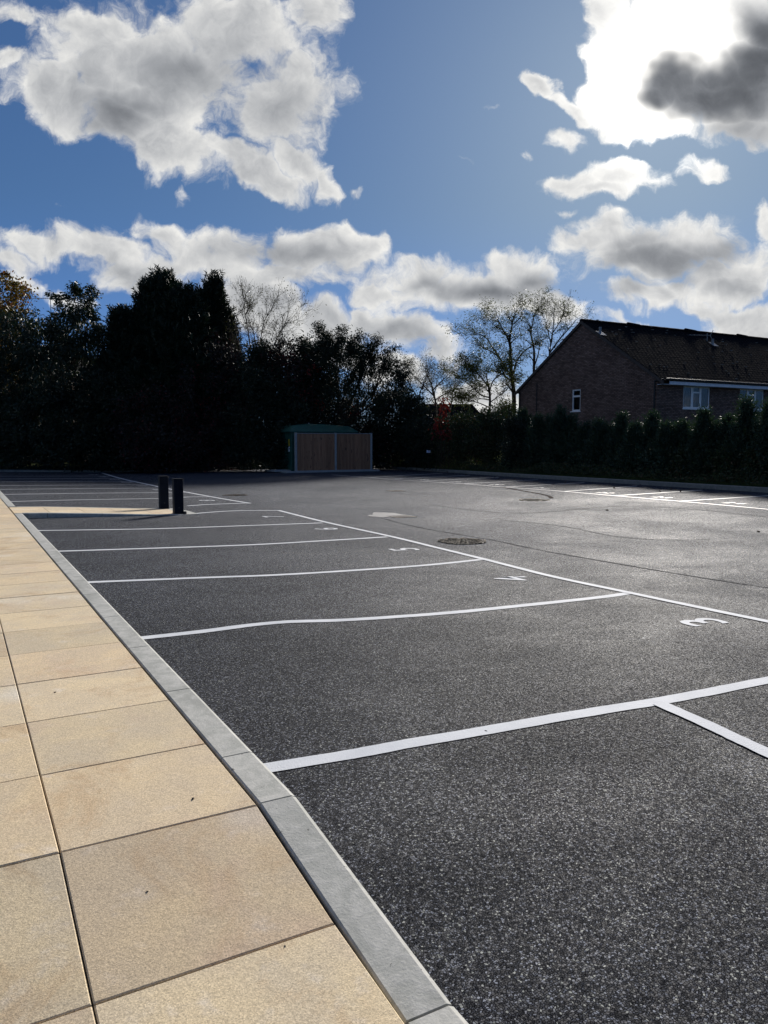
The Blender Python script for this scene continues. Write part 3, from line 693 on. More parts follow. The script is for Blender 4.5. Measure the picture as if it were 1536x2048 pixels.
# ------------------------------------------------------------------ drain covers, gullies, pale patch
def manhole(px, py, dia, label, gritty):
    c = on_ground(px, py); z = c.z+0.004; root = empty('manhole_cover', (c.x, c.y, z)); tag(root, label, 'manhole cover')
    m = MB(); r = dia/2; n = 32
    ring = []
    for i in range(n):
        a = 2*math.pi*i/n; a2 = 2*math.pi*(i+1)/n
        ra, ra2, ri = r*1.08, r*1.08, r*0.93
        m.hexa([(ri*math.cos(a), ri*math.sin(a), -.03), (ra*math.cos(a), ra*math.sin(a), -.03), (ra*math.cos(a2), ra*math.sin(a2), -.03), (ri*math.cos(a2), ri*math.sin(a2), -.03),
                (ri*math.cos(a), ri*math.sin(a), .004), (ra*math.cos(a), ra*math.sin(a), .004), (ra*math.cos(a2), ra*math.sin(a2), .004), (ri*math.cos(a2), ri*math.sin(a2), .004)])
    m.build('frame_ring', M['iron'], root)
    m = MB(); m.tube((0, 0, -.03), (0, 0, -.002), r*0.925, n=32); m.build('lid', M['iron'], root)
    m = MB(); q = 0.06
    for i in range(-8, 9):
        for j in range(-8, 9):
            if math.hypot(i*q, j*q) < r*0.85: m.box(i*q-.018, i*q+.018, j*q-.018, j*q+.018, -.004, .003)
    tag(m.build('tread_studs', M['iron'], root), kind='stuff')
    if gritty:
        rr = random.Random(int(px)); m = MB()
        for i in range(gritty):
            a = rr.uniform(0, 6.28); d = r*1.15*math.sqrt(rr.random()); s = rr.uniform(.006, .017)
            mt = Matrix.Translation((d*math.cos(a), d*math.sin(a), .004+s*.4)) @ Matrix.Rotation(rr.uniform(0, 3), 4, 'Z') @ Matrix.Rotation(rr.uniform(-.5, .5), 4, 'X')
            m.box(-s, s, -s*.7, s*.7, -s*.5, s*.5, M=mt)
        tag(m.build('grit', M['grit'], root), kind='stuff')
manhole(925, 1083.5, 0.66, 'round iron manhole cover strewn with pale grit, nearest one in the aisle by bay 5', 420)
manhole(1068, 1000.5, 0.74, 'brown round manhole cover in the right of the aisle below the curved tyre mark', 200)
manhole(470, 990.5, 0.68, 'dark round manhole cover beyond the two posts by the line of bay 8', 60)
def gully(px, py, label):
    c = on_ground(px, py); root = empty('drain_gully', (c.x, c.y, c.z+0.004)); tag(root, label, 'drain')
    m = MB(); w = 0.24
    for (a, b_, c_, d) in ((-w, w, -w, -w+.03), (-w, w, w-.03, w), (-w, -w+.03, -w+.03, w-.03), (w-.03, w, -w+.03, w-.03)): m.box(a, b_, c_, d, -.03, .006)
    m.build('frame', M['iron'], root)
    for i in range(7):
        m = MB(); m.box(-w+.045+i*.063, -w+.073+i*.063, -w+.03, w-.03, -.03, .004); m.build('grate_bar', M['iron'], root)
    m = MB(); m.box(-w+.03, w-.03, -w+.03, w-.03, -.06, -.031); m.build('sump', M['black'], root)
gully(803, 1033.3, 'square drain gully grate at the end of the pale patch in the aisle')
gully(792, 982, 'square drain gully grate in the far aisle in front of the right hand bays')
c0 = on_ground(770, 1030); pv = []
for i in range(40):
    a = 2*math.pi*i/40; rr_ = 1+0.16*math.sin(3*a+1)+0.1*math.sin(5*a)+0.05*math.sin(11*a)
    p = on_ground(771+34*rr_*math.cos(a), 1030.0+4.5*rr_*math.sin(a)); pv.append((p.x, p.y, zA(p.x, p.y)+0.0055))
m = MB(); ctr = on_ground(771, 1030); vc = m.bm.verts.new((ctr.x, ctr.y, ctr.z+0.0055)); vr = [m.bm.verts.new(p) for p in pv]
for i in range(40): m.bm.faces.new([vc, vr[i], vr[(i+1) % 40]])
o = m.build('pale_patch', M['patch_grey'])  # flat patch of even pale grey on the asphalt
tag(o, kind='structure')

# ------------------------------------------------------------------ posts on the island
def post(px, py, label, foot=False):
    d = ray(px, py); best = None; x = 3.9
    for _ in range(20):
        z = zI(x); t_ = (z-CAM_H)/d.z; x = d.x*t_; y = d.y*t_
    root = empty('bollard', (x, y+0.08, z)); tag(root, label, 'bollard', 'dark bollards on the island tip')
    w = 0.097; H = 0.735
    m = MB(); m.box(-w, w, -w*.85, w*.85, 0.012, H-0.022, 0.008); m.build('post', M['post_metal'], root)
    m = MB(); m.box(-w-.004, w+.004, -w*.85-.004, w*.85+.004, H-0.020, H, 0.004); m.build('cap', M['post_metal'], root)
    m = MB(); m.box(-w-.012, w+.012, -w*.85-.012, w*.85+.012, 0, 0.012, 0.003); m.build('base_plate', M['black'], root)
    m = MB()
    m.tube((0.0, -w*.85-.006, 0.13), (0.0, -w*.85+.002, 0.13), 0.016, n=10); m.build('bolt', M['black'], root)
    if foot:
        m = MB(); m.box(w-.005, w+.05, -w*.85-.03, -w*.85+.05, -0.03, 0.05, 0.006); m.build('corner_block', M['black'], root)
post(329.5, 1017.5, 'dark navy square bollard on the island, the left and farther of the two')
post(358.5, 1028.0, 'dark navy square bollard with a black block at its foot, the nearer one', True)

# ------------------------------------------------------------------ substation cabinet and its fence
SZ = -0.10
def shp(px):                         # x on the fence line for a photo column
    return px
FL = on_ground(592, 945); FR = on_ground(742, 943)
fy = (FL.y+FR.y)/2; fx0 = FL.x; 
dR = ray(742, 943); fx1 = fy*dR.x/dR.y; dL = ray(592, 945); fx0 = fy*dL.x/dL.y
dM = ray(671, 943); fxm = fy*dM.x/dM.y
gz = zA((fx0+fx1)/2, fy)
pl = MB(); pl.box(fx0-0.6, fx1+0.45, fy-0.16, fy+2.9, gz-0.2, gz+0.075, 0.01)
plinth = pl.build('concrete_plinth', M['conc_post']); tag(plinth, 'low grey concrete plinth under the green cabinet and its brown fence', 'plinth')
p1 = on_ground(530, 945)
pt = gz+0.075; FT = gz+0.075+1.93
fence = empty('cabinet_fence', ((fx0+fx1)/2, fy, pt)); tag(fence, 'brown close boarded timber fence screen with grey concrete posts in front of green cabinet', 'fence')
FO = Vector(fence.location)
def fb_(m, name, mat): 
    bmesh.ops.translate(m.bm, verts=m.bm.verts, vec=-FO); return m.build(name, mat, fence)
for xx, ya in ((fx0, fy), (fxm, fy), (fx1, fy), (fx1+0.02, fy+0.62), (fx1+0.02, fy+2.5)):
    m = MB(); m.box(xx-0.055, xx+0.055, ya-0.06, ya+0.05, pt, FT+0.02, 0.008); fb_(m, 'fence_post', M['conc_post'])
def boards(x0, x1):
    n = int(round((x1-x0-0.13)/0.118)); w = (x1-x0-0.13)/n
    for i in range(n):
        a = x0+0.065+i*w; off = rnd.uniform(-0.002, 0.002)
        m = MB(); m.hexa([(a, fy-0.012+off, pt+0.03), (a+w+0.012, fy-0.024+off, pt+0.03), (a+w+0.012, fy-0.008+off, pt+0.03), (a, fy-0.002+off, pt+0.03),
                          (a, fy-0.012+off, FT-0.03+rnd.uniform(-.004, .004)), (a+w+0.012, fy-0.024+off, FT-0.03), (a+w+0.012, fy-0.008+off, FT-0.03), (a, fy-0.002+off, FT-0.03)])
        fb_(m, 'fence_board', M['wood'])
boards(fx0, fxm); boards(fxm, fx1)
for a, b_ in ((fx0, fxm), (fxm, fx1)):
    m = MB(); m.box(a+0.06, b_-0.06, fy-0.035, fy+0.035, FT-0.028, FT+0.0); fb_(m, 'top_rail', M['conc_post'])
    m = MB(); m.box(a+0.06, b_-0.06, fy-0.03, fy+0.02, pt-0.002, pt+0.028); fb_(m, 'gravel_board', M['conc_post'])
for k in range(16):                  # boards of the return on the right
    m = MB(); m.box(fx1+0.01, fx1+0.03, fy+0.68+k*0.11, fy+0.68+k*0.11+0.104, pt+0.02, FT-0.03); fb_(m, 'fence_board', M['wood'])
cx0, cx1, cy0, cy1 = fx0-0.05, fx1-0.75, fy+0.42, fy+2.35
cab = empty('substation_cabinet', ((cx0+cx1)/2, (cy0+cy1)/2, pt)); tag(cab, 'dark green utility substation cabinet with a shallow hipped lid behind the brown fence', 'cabinet')
CO = Vector(cab.location)
def cb_(m, name, mat):
    bmesh.ops.translate(m.bm, verts=m.bm.verts, vec=-CO); return m.build(name, mat, cab)
m = MB(); m.box(cx0, cx1, cy0, cy1, pt, pt+2.0, 0.01); cb_(m, 'cabinet_body', M['green_grp'])
ez = pt+2.02; o_ = 0.14; i_ = 0.34; tz = 0.36
m = MB(); m.box(cx0-o_, cx1+o_, cy0-o_, cy1+o_, ez-0.05, ez+0.02, 0.006); cb_(m, 'lid_rim', M['green_grp'])
m = MB(); m.hexa([(cx0-o_+.02, cy0-o_+.02, ez+.021), (cx1+o_-.02, cy0-o_+.02, ez+.021), (cx1+o_-.02, cy1+o_-.02, ez+.021), (cx0-o_+.02, cy1+o_-.02, ez+.021),
                  (cx0+i_-.15, cy0+i_, ez+tz-.06), (cx1-i_+.15, cy0+i_, ez+tz-.06), (cx1-i_+.15, cy1-i_, ez+tz-.06), (cx0+i_-.15, cy1-i_, ez+tz-.06)])
xm_ = (cx0+cx1)/2-.2; cb_(m, 'lid', M['green_grp'])
m = MB(); m.hexa([(cx0+i_-.1, cy0+i_+.05, ez+tz-.059), (cx1-i_+.1, cy0+i_+.05, ez+tz-.059), (cx1-i_+.1, cy1-i_-.05, ez+tz-.059), (cx0+i_-.1, cy1-i_-.05, ez+tz-.059),
                  (xm_-.5, (cy0+cy1)/2-.3, ez+tz+.04), (xm_+.4, (cy0+cy1)/2-.3, ez+tz+.04), (xm_+.4, (cy0+cy1)/2+.3, ez+tz+.04), (xm_-.5, (cy0+cy1)/2+.3, ez+tz+.04)])
cb_(m, 'lid_crown', M['green_grp'])
m = MB(); m.tube((xm_-.25, cy0+.9, ez+tz), (xm_-.25, cy0+.9, ez+tz+.1), .03, n=8); cb_(m, 'lifting_eye', M['conc_post'])
m = MB(); m.box(cx0+.0-.012, cx0-.003, cy0+.25, cy0+.42, pt+1.28, pt+1.62); cb_(m, 'warning_sign', M['yellow'])
m = MB(); m.box(cx0-.012, cx0-.003, cy0+.25, cy0+.42, pt+.98, pt+1.24); cb_(m, 'notice_plate', M['white'])
for yv in (cy0+.95, cy0+1.0): 
    m = MB(); m.box(cx0-.008, cx0-.002, yv, yv+.012, pt+.1, pt+1.95); cb_(m, 'door_seam', M['black'])
m = MB(); m.box(cx0-.9, cx0-.02, cy0+.1, cy0+.9, pt-.04, pt+.06, .01); st_ = m.build('cabinet_step', M['conc_post']); tag(st_, 'low concrete step on the left of the green cabinet', 'step')

#@@HOUSE
# ------------------------------------------------------------------ brick house on the right
HX, HY, HD, HL = 31.7, 28.1, 11.1, 26.0
EZ, RZ = 4.72, 8.36; GZ = -0.035
house = empty('brick_house', (HX+HL/2, HY+HD/2, GZ)); tag(house, 'dark brick house with a long dark tiled roof and white windows behind the hedge', 'house')
HO = Vector(house.location)
def hb(m, name, mat, parent=None, smooth=False):
    bmesh.ops.translate(m.bm, verts=m.bm.verts, vec=-HO); return m.build(name, mat, parent or house, smooth=smooth)
def wall_holes(name, plane, u0, u1, z0, z1, holes, gable=None, thick=0.25):
    """wall with rectangular openings. plane: ('x',value) runs along y, ('y',value) runs along x"""
    us = sorted({u0, u1, *[h[0] for h in holes], *[h[1] for h in holes]}); zs = sorted({z0, z1, *[h[2] for h in holes], *[h[3] for h in holes]})
    m = MB()
    def pt3(u, z, d):
        return (plane[1]+d, u, z) if plane[0] == 'x' else (u, plane[1]+d, z)
    for i in range(len(us)-1):
        for j in range(len(zs)-1):
            uc, zc = (us[i]+us[i+1])/2, (zs[j]+zs[j+1])/2
            if any(h[0] < uc < h[1] and h[2] < zc < h[3] for h in holes): continue
            m.poly([pt3(us[i], zs[j], 0), pt3(us[i+1], zs[j], 0), pt3(us[i+1], zs[j+1], 0), pt3(us[i], zs[j+1], 0)])
    for (a, b_, c, d) in holes:
        for (p, q) in (((a, c), (b_, c)), ((b_, c), (b_, d)), ((b_, d), (a, d)), ((a, d), (a, c))):
            m.poly([pt3(*p, 0), pt3(*q, 0), pt3(*q, 0.12), pt3(*p, 0.12)])
    if gable:
        m.poly([pt3(u0, z1, 0), pt3(u1, z1, 0), pt3((u0+u1)/2, gable, 0)])
    bmesh.ops.remove_doubles(m.bm, verts=m.bm.verts, dist=1e-4)
    return hb(m, name, M['brick'])
g_win = (HY+5.56, HY+6.27, 3.24, 4.50)
f_wins = [(HX+1.98, HX+4.09, 3.22, 4.40), (HX+6.55, HX+8.67, 3.22, 4.40), (HX+13.0, HX+15.1, 3.22, 4.40), (HX+17.6, HX+19.7, 3.22, 4.40)]
f_low = [(a, b_, 0.9, 2.1) for (a, b_, c, d) in f_wins]
wall_holes('gable_wall', ('x', HX), HY, HY+HD, GZ, EZ, [g_win], gable=RZ-0.12)
wall_holes('front_wall', ('y', HY), HX, HX+HL, GZ, EZ, f_wins+f_low)
m = MB(); m.poly([(HX, HY+HD, GZ), (HX+HL, HY+HD, GZ), (HX+HL, HY+HD, EZ), (HX, HY+HD, EZ)]); hb(m, 'rear_wall', M['brick'])
m = MB(); m.poly([(HX+HL, HY, GZ), (HX+HL, HY+HD, GZ), (HX+HL, HY+HD, EZ), (HX+HL, HY+HD/2, RZ-.12), (HX+HL, HY, EZ)]); hb(m, 'end_wall', M['brick'])
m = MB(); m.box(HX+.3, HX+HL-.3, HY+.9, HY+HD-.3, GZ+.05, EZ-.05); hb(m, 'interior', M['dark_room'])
def window(plane, a, b_, z0, z1, layout, curtain, label=None):
    f = 0.085
    def bx(m, u0, u1, za, zb, d0, d1):
        if plane[0] == 'x': m.box(plane[1]+d0, plane[1]+d1, u0, u1, za, zb)
        else: m.box(u0, u1, plane[1]+d0, plane[1]+d1, za, zb)
    m = MB()
    bx(m, a, b_, z0, z0+f, .05, .11); bx(m, a, b_, z1-f, z1, .05, .11); bx(m, a, a+f, z0+f, z1-f, .05, .11); bx(m, b_-f, b_, z0+f, z1-f, .05, .11)
    W = b_-a; panes = []
    if layout == 'triple':
        c1, c2 = a+W*.335, a+W*.67
        bx(m, c1-f*.6, c1+f*.6, z0+f, z1-f, .05, .11); bx(m, c2-f*.6, c2+f*.6, z0+f, z1-f, .05, .11)
        zt = z0+(z1-z0)*.72
        bx(m, c1+f*.6, c2-f*.6, zt-f*.5, zt+f*.5, .05, .11)
        bx(m, c1+f*.6, c1+f*1.3, z0+f, z1-f, .04, .10); bx(m, c2-f*1.3, c2-f*.6, z0+f, z1-f, .04, .10)
        panes = [(a+f, c1-f*.6, z0+f, z1-f), (c1+f*1.3, c2-f*1.3, zt+f*.5, z1-f), (c1+f*1.3, c2-f*1.3, z0+f, zt-f*.5), (c2+f*.6, b_-f, z0+f, z1-f)]
    else:
        zt = z0+(z1-z0)*.68; bx(m, a+f, b_-f, zt-f*.6, zt+f*.6, .05, .11); panes = [(a+f, b_-f, zt+f*.6, z1-f), (a+f, b_-f, z0+f, zt-f*.6)]
    w = hb(m, 'window', M['white'])
    m = MB(); bx(m, a-.06, b_+.06, z0-.06, z0-.005, -.06, .06); hb(m, 'sill', M['white'], w)
    for (p0, p1, q0, q1) in panes:
        m = MB(); bx(m, p0, p1, q0, q1, .074, .082); hb(m, 'pane', M['glass'], w)
    if curtain:
        for (s0, s1) in curtain:
            m = MB(); u0, u1 = a+W*s0, a+W*s1; k = max(6, int((u1-u0)/.03))
            for i in range(k):
                ua, ub = u0+(u1-u0)*i/k, u0+(u1-u0)*(i+1)/k
                da, db = .24+.03*math.sin(i*1.3), .24+.03*math.sin((i+1)*1.3)
                if plane[0] == 'y': m.poly([(ua, plane[1]+da, z0), (ub, plane[1]+db, z0), (ub, plane[1]+db, z1), (ua, plane[1]+da, z1)])
                else: m.poly([(plane[1]+da, ua, z0), (plane[1]+db, ub, z0), (plane[1]+db, ub, z1), (plane[1]+da, ua, z1)])
            bmesh.ops.remove_doubles(m.bm, verts=m.bm.verts, dist=1e-4)
            hb(m, 'curtain', M['curtain'], w)
    return w
window(('x', HX), *g_win, 'double', None)
window(('y', HY), *f_wins[0], 'triple', [(0, .72), (.72, 1.0)])
window(('y', HY), *f_wins[1], 'triple', [(.35, .62), (.74, 1.0)])
for w_ in f_wins[2:]+f_low: window(('y', HY), *w_, 'triple', [(0, .3), (.7, 1)])
# roof: two slopes of stepped tile courses
OV = 0.42; SLO = (RZ-EZ)/(HD/2)
def roof_slope(side):
    ye = HY-OV if side < 0 else HY+HD+OV; yr = HY+HD/2
    ze = EZ-OV*SLO+0.12; zr = RZ+0.0
    run = math.hypot(yr-ye, zr-ze); nrow = 24; gx0, gx1 = HX-0.09, HX+HL+.1; tw = 0.30; nc = int((gx1-gx0)/tw)
    vs, fs = [], []
    rr = random.Random(3)
    for r_ in range(nrow):
        f0, f1 = r_/nrow, (r_+1)/nrow
        ya, yb_ = ye+(yr-ye)*f0, ye+(yr-ye)*f1; za, zb = ze+(zr-ze)*f0, ze+(zr-ze)*f1
        off = (r_ % 2)*tw/2
        for c in range(nc+1):
            xa = gx0+c*tw-off; xb = xa+tw-.008
            xa = max(xa, gx0); xb = min(xb, gx1)
            if xb <= xa: continue
            up = .018+rr.uniform(-.003, .004); lo = .012
            b0 = len(vs)
            vs += [(xa, ya-.0, za), (xb, ya, za), (xa, ya, za+up), (xb, ya, za+up), (xa, yb_, zb+lo), (xb, yb_, zb+lo), ((xa+xb)/2, ya, za+up+.012), ((xa+xb)/2, yb_, zb+lo+.01)]
            fs += [(b0, b0+1, b0+3, b0+2), (b0+2, b0+6, b0+7, b0+4), (b0+6, b0+3, b0+5, b0+7)]
    vs = np.array(vs); vs -= np.array(HO)
    return vs, fs
V1, F1 = roof_slope(-1); V2, F2 = roof_slope(1)
roof = link('roof', mesh_np('roof', np.vstack([V1, V2]), np.vstack([F1, np.array(F2)+len(V1)]), M['tile']), house)
roof['kind'] = 'stuff'
m = MB()                             # under-deck so no light comes through
for s in (-1, 1):
    ye = HY-OV if s < 0 else HY+HD+OV
    m.poly([(HX-.08, ye, EZ-OV*SLO+.11), (HX+HL+.08, ye, EZ-OV*SLO+.11), (HX+HL+.08, HY+HD/2, RZ-.01), (HX-.08, HY+HD/2, RZ-.01)])
hb(m, 'roof_deck', M['black'], roof)
m = MB(); n = int(HL/.45)
for i in range(n): 
    a = HX-.1+i*.45; m.tube((a, HY+HD/2, RZ-.02), (a+.44, HY+HD/2, RZ-.02), .13+.004*(i % 2), n=8)
tag(hb(m, 'ridge_tiles', M['tile'], roof), kind='stuff')
for xx in (HX+3.6, HX+8.6, HX+13.6):
    m = MB(); m.tube((xx, HY+HD/2, RZ+.02), (xx+.9, HY+HD/2, RZ-.03), .17, n=10); hb(m, 'ridge_vent', M['tile'], roof)
# verge boards on the gable
for s in (-1, 1):
    ye = HY-OV if s < 0 else HY+HD+OV; ze = EZ-OV*SLO+.10
    m = MB(); a = Vector((HX-.10, ye, ze)); b_ = Vector((HX-.10, HY+HD/2, RZ-.03))
    m.hexa([(HX-.11, a.y, a.z-.16), (HX-.01, a.y, a.z-.16), (HX-.01, b_.y, b_.z-.16), (HX-.11, b_.y, b_.z-.16),
            (HX-.11, a.y, a.z+.02), (HX-.01, a.y, a.z+.02), (HX-.01, b_.y, b_.z+.02), (HX-.11, b_.y, b_.z+.02)])
    hb(m, 'verge_board', simple('verge', (0.06, 0.05, 0.045), .8) if s < 0 else bpy.data.materials['verge'])
m = MB(); m.box(HX+.45, HX+HL, HY-OV+.02, HY-OV+.05, EZ-.33, EZ-.06); hb(m, 'fascia', M['fascia'])
m = MB(); m.box(HX, HX+HL, HY-OV+.05, HY, EZ-.34, EZ-.32); hb(m, 'soffit', M['fascia'])
m = MB(); m.tube((HX+.1, HY-OV-.06, EZ-.07), (HX+HL, HY-OV-.06, EZ-.07), .055, n=8); hb(m, 'gutter', M['black'])
m = MB(); m.tube((HX-.06, HY+.12, GZ), (HX-.06, HY+.12, EZ-.15), .045, n=8); m.tube((HX-.06, HY+.12, EZ-.15), (HX-.02, HY-OV, EZ-.08), .045, n=8); hb(m, 'downpipe', M['black'])
m = MB(); m.tube((HX-.06, HY+HD-.1, GZ), (HX-.06, HY+HD-.1, EZ-.1), .045, n=8); hb(m, 'downpipe', M['black'])
m = MB(); m.tube((HX-.04, HY+9.36, GZ), (HX-.04, HY+9.36, EZ+.35), .025, n=6); hb(m, 'downpipe', M['black'])
def on_roof(px, py):                 # hit the near roof slope
    d = ray(px, py); # plane: z = EZ + (y-HY)*SLO
    t_ = (EZ - HY*SLO - CAM_H)/(d.z - d.y*SLO); return Vector((0, 0, CAM_H))+d*t_
for (px, py) in ((1200, 668), (1425, 690)):
    p = on_roof(px, py); m = MB(); m.tube(p+Vector((0, 0, -.1)), p+Vector((0, 0, .38)), .075, n=10); v_ = hb(m, 'vent_pipe', M['lead'], roof)
    m = MB(); s_v = Vector((0, 1, SLO)).normalized(); r_v = Vector((1, 0, 0)); nn = r_v.cross(s_v)
    q = p+nn*.07; m.hexa([q-r_v*.22-s_v*.3, q+r_v*.22-s_v*.3, q+r_v*.22+s_v*.2, q-r_v*.22+s_v*.2, q-r_v*.22-s_v*.3+nn*.012, q+r_v*.22-s_v*.3+nn*.012, q+r_v*.22+s_v*.2+nn*.012, q-r_v*.22+s_v*.2+nn*.012]); hb(m, 'flashing', M['lead'], roof)
m = MB(); rr = random.Random(11)     # lichen flecks on the tiles
for i in range(70):
    u_ = rr.random(); w_ = rr.random(); x = HX+u_*HL*.55; f = rr.random()
    y = HY-OV+(HD/2+OV)*f; z = EZ+(y-HY)*SLO+.12+.03; s = rr.uniform(.015, .05)
    m.box(x-s*1.6, x+s*1.6, y-s, y+s, z-.01, z+.012, M=None)
tag(hb(m, 'lichen', M['lichen'], roof), kind='stuff')
# aerial
def aerial(base, top_z, boom_dir, label, boom=1.5, nel=10):
    root = empty('tv_aerial', base); tag(root, label, 'aerial')
    h = top_z-base[2]; m = MB(); m.tube((0, 0, -.1), (0, 0, h), .028, n=6); m.build('mast', M['lead'], root)
    d = Vector(boom_dir).normalized(); s = Vector((-d.y, d.x, 0)); o = Vector((0, 0, h-.12))
    m = MB(); m.tube(o-d*.25, o+d*boom, .02, n=5); m.build('boom', M['lead'], root)
    for i in range(nel):
        m = MB(); q = o+d*(boom*(i+1)/nel); m.tube(q-s*.17, q+s*.17, .01, n=4); m.build('element', M['lead'], root)
    for k in (-1, 1):
        m = MB(); q = o-d*.2; m.tube(q, q+Vector((0, 0, k*.32))-d*.18, .02, n=4); m.build('reflector', M['lead'], root)
    return root
p = on_roof(1414, 684)
aerial((p.x, p.y, p.z), at_depth(1414, 667, (p-Vector((0,0,CAM_H))).dot(AX_F)).z, (-0.9, 0.35, 0), 'tv aerial on a mast on the dark tiled roof of the brick house', 1.2, 8)

def far_house(px0, px1, py_ridge, Z, label, hip=True, depth=7.0, ridge_dir=None):
    a = at_depth(px0, py_ridge, Z); b_ = at_depth(px1, py_ridge, Z); c = (a+b_)/2; L = (b_-a).length; rz = a.z
    root = empty('distant_house', (c.x, c.y, GZ)); root.rotation_euler = (0, 0, -YAW); tag(root, label, 'house')
    m = MB(); ez_ = rz-2.3; hl = L/2; hd = depth/2; inset = 1.6 if hip else 0
    m.box(-hl+.3-inset, hl-.3+inset, -hd+.4, hd-.4, 0, ez_-GZ-.01); m.build('wall', M['brick'], root)
    m = MB(); e = ez_-GZ; r_ = rz-GZ; X = hl+inset
    v = [m.bm.verts.new(q) for q in ((-X, -hd, e), (X, -hd, e), (X, hd, e), (-X, hd, e), (-hl, 0, r_), (hl, 0, r_))]
    for f in ((0, 1, 5, 4), (2, 3, 4, 5), (1, 2, 5), (3, 0, 4), (3, 2, 1, 0)): m.bm.faces.new([v[i] for i in f])
    m.build('roof', M['tile'], root)
    for k in (-.5, .5):
        m = MB(); m.box(k*hl-.5, k*hl+.5, -hd+.36, -hd+.41, 1.0, 2.1); w = m.build('window', M['white'], root)
        m = MB(); m.box(k*hl-.44, k*hl+.44, -hd+.34, -hd+.358, 1.06, 2.04); m.build('pane', M['dark_room'], w)
    return root
far_house(838, 944, 808, 62, 'distant low dark roofed house seen between shrubs left of the brick house')
far_house(40, 150, 690, 60, 'dark roofed house hidden behind the left trees with an aerial above', hip=True, depth=9)
pa = at_depth(104, 680, 60)
aerial((pa.x, pa.y, pa.z-0.6), at_depth(104, 595, 60).z, -AX_R+Vector((0, 0, 0)), 'tv aerial standing above the broadleaf trees on the left', 1.35, 9)

#@@PLANTS
# ------------------------------------------------------------------ plants
npr = np.random.default_rng(5)
def unit(n):
    v = npr.normal(size=(n, 3)); return v/np.linalg.norm(v, axis=1, keepdims=True)
def leaf_quads(C, D, L, W, droop=0.0):
    """diamond leaves at C, pointing along D (unit), length L, width W"""
    n = len(C); S = np.cross(D, unit(n)); S /= np.linalg.norm(S, axis=1, keepdims=True)+1e-9
    L = L[:, None]; W = W[:, None]
    a = C; b_ = C + D*L*0.45 + S*W*0.5; c = C + D*L - np.array([0, 0, 1])*droop*L; d = C + D*L*0.45 - S*W*0.5
    V_ = np.stack([a, b_, c, d], 1).reshape(-1, 3); return V_, np.arange(4*n).reshape(-1, 4)
def tubes(segs, n=5):
    """segs: list of (p0,p1,r0,r1)"""
    A = np.array([s[0] for s in segs], float); B_ = np.array([s[1] for s in segs], float)
    r0 = np.array([s[2] for s in segs])[:, None]; r1 = np.array([s[3] for s in segs])[:, None]
    d = B_-A; d /= np.linalg.norm(d, axis=1, keepdims=True)+1e-9
    ref = np.where(np.abs(d[:, 2:3]) > 0.9, np.array([[1., 0, 0]]), np.array([[0, 0, 1.]]))
    u = np.cross(d, ref); u /= np.linalg.norm(u, axis=1, keepdims=True); w = np.cross(d, u)
    vs = []; 
    for (P_, r_) in ((A, r0), (B_, r1)):
        for i in range(n):
            a = 2*math.pi*i/n; vs.append(P_+(u*math.cos(a)+w*math.sin(a))*r_)
    V_ = np.stack(vs, 1); N = len(segs); base = (np.arange(N)*2*n)[:, None]
    F_ = np.concatenate([base+np.array([[i, (i+1) % n, n+(i+1) % n, n+i]]) for i in range(n)], 0)
    return V_.reshape(-1, 3), F_
def grow(p, d, length, r, level, segs, tips, bend=0.25, up=0.05, kids=(3, 5), ratio=0.62, steps=4, ang=0.7, minr=0.004):
    p = np.array(p, float); d = np.array(d, float); d /= np.linalg.norm(d); st = length/steps; rr0 = r
    pts = [p]
    for i in range(steps):
        d = d + npr.normal(size=3)*bend + np.array([0, 0, up]); d /= np.linalg.norm(d)
        q = p + d*st; r1 = max(minr, rr0*(1-0.75*(i+1)/steps)); segs.append((p, q, r, r1)); p, r = q, r1; pts.append((q)); 
        if level > 0 and i >= 1 or (level > 0 and i == 0 and npr.random() < .4):
            k = npr.integers(*kids) if i == steps-1 else npr.integers(1, 3)
            for _ in range(k):
                perp = np.cross(d, unit(1)[0]); perp /= np.linalg.norm(perp)+1e-9; a = ang*npr.uniform(.6, 1.3)
                grow(q, d*math.cos(a)+perp*math.sin(a), length*ratio*npr.uniform(.7, 1.15), r*0.72, level-1, segs, tips, bend, up, kids, ratio, max(2, steps-1), ang, minr)
    tips.append((p, d)); 
    if level == 0: tips.append(((pts[-2]), d))
def to_np(v): return np.array([v.x, v.y, v.z])
NAX_R, NAX_F = to_np(AX_R), np.array([sy, cy, 0.0])
def plant_root(name, base, label, cat, group=None):
    o = empty(name, base); tag(o, label, cat, group); return o
def add_mesh(root, name, V_, F_, mat, stuff=False, smooth=False):
    V_ = np.asarray(V_) - np.array(root.location)
    o = link(name, mesh_np(name, V_, F_, mat, smooth), root)
    return o
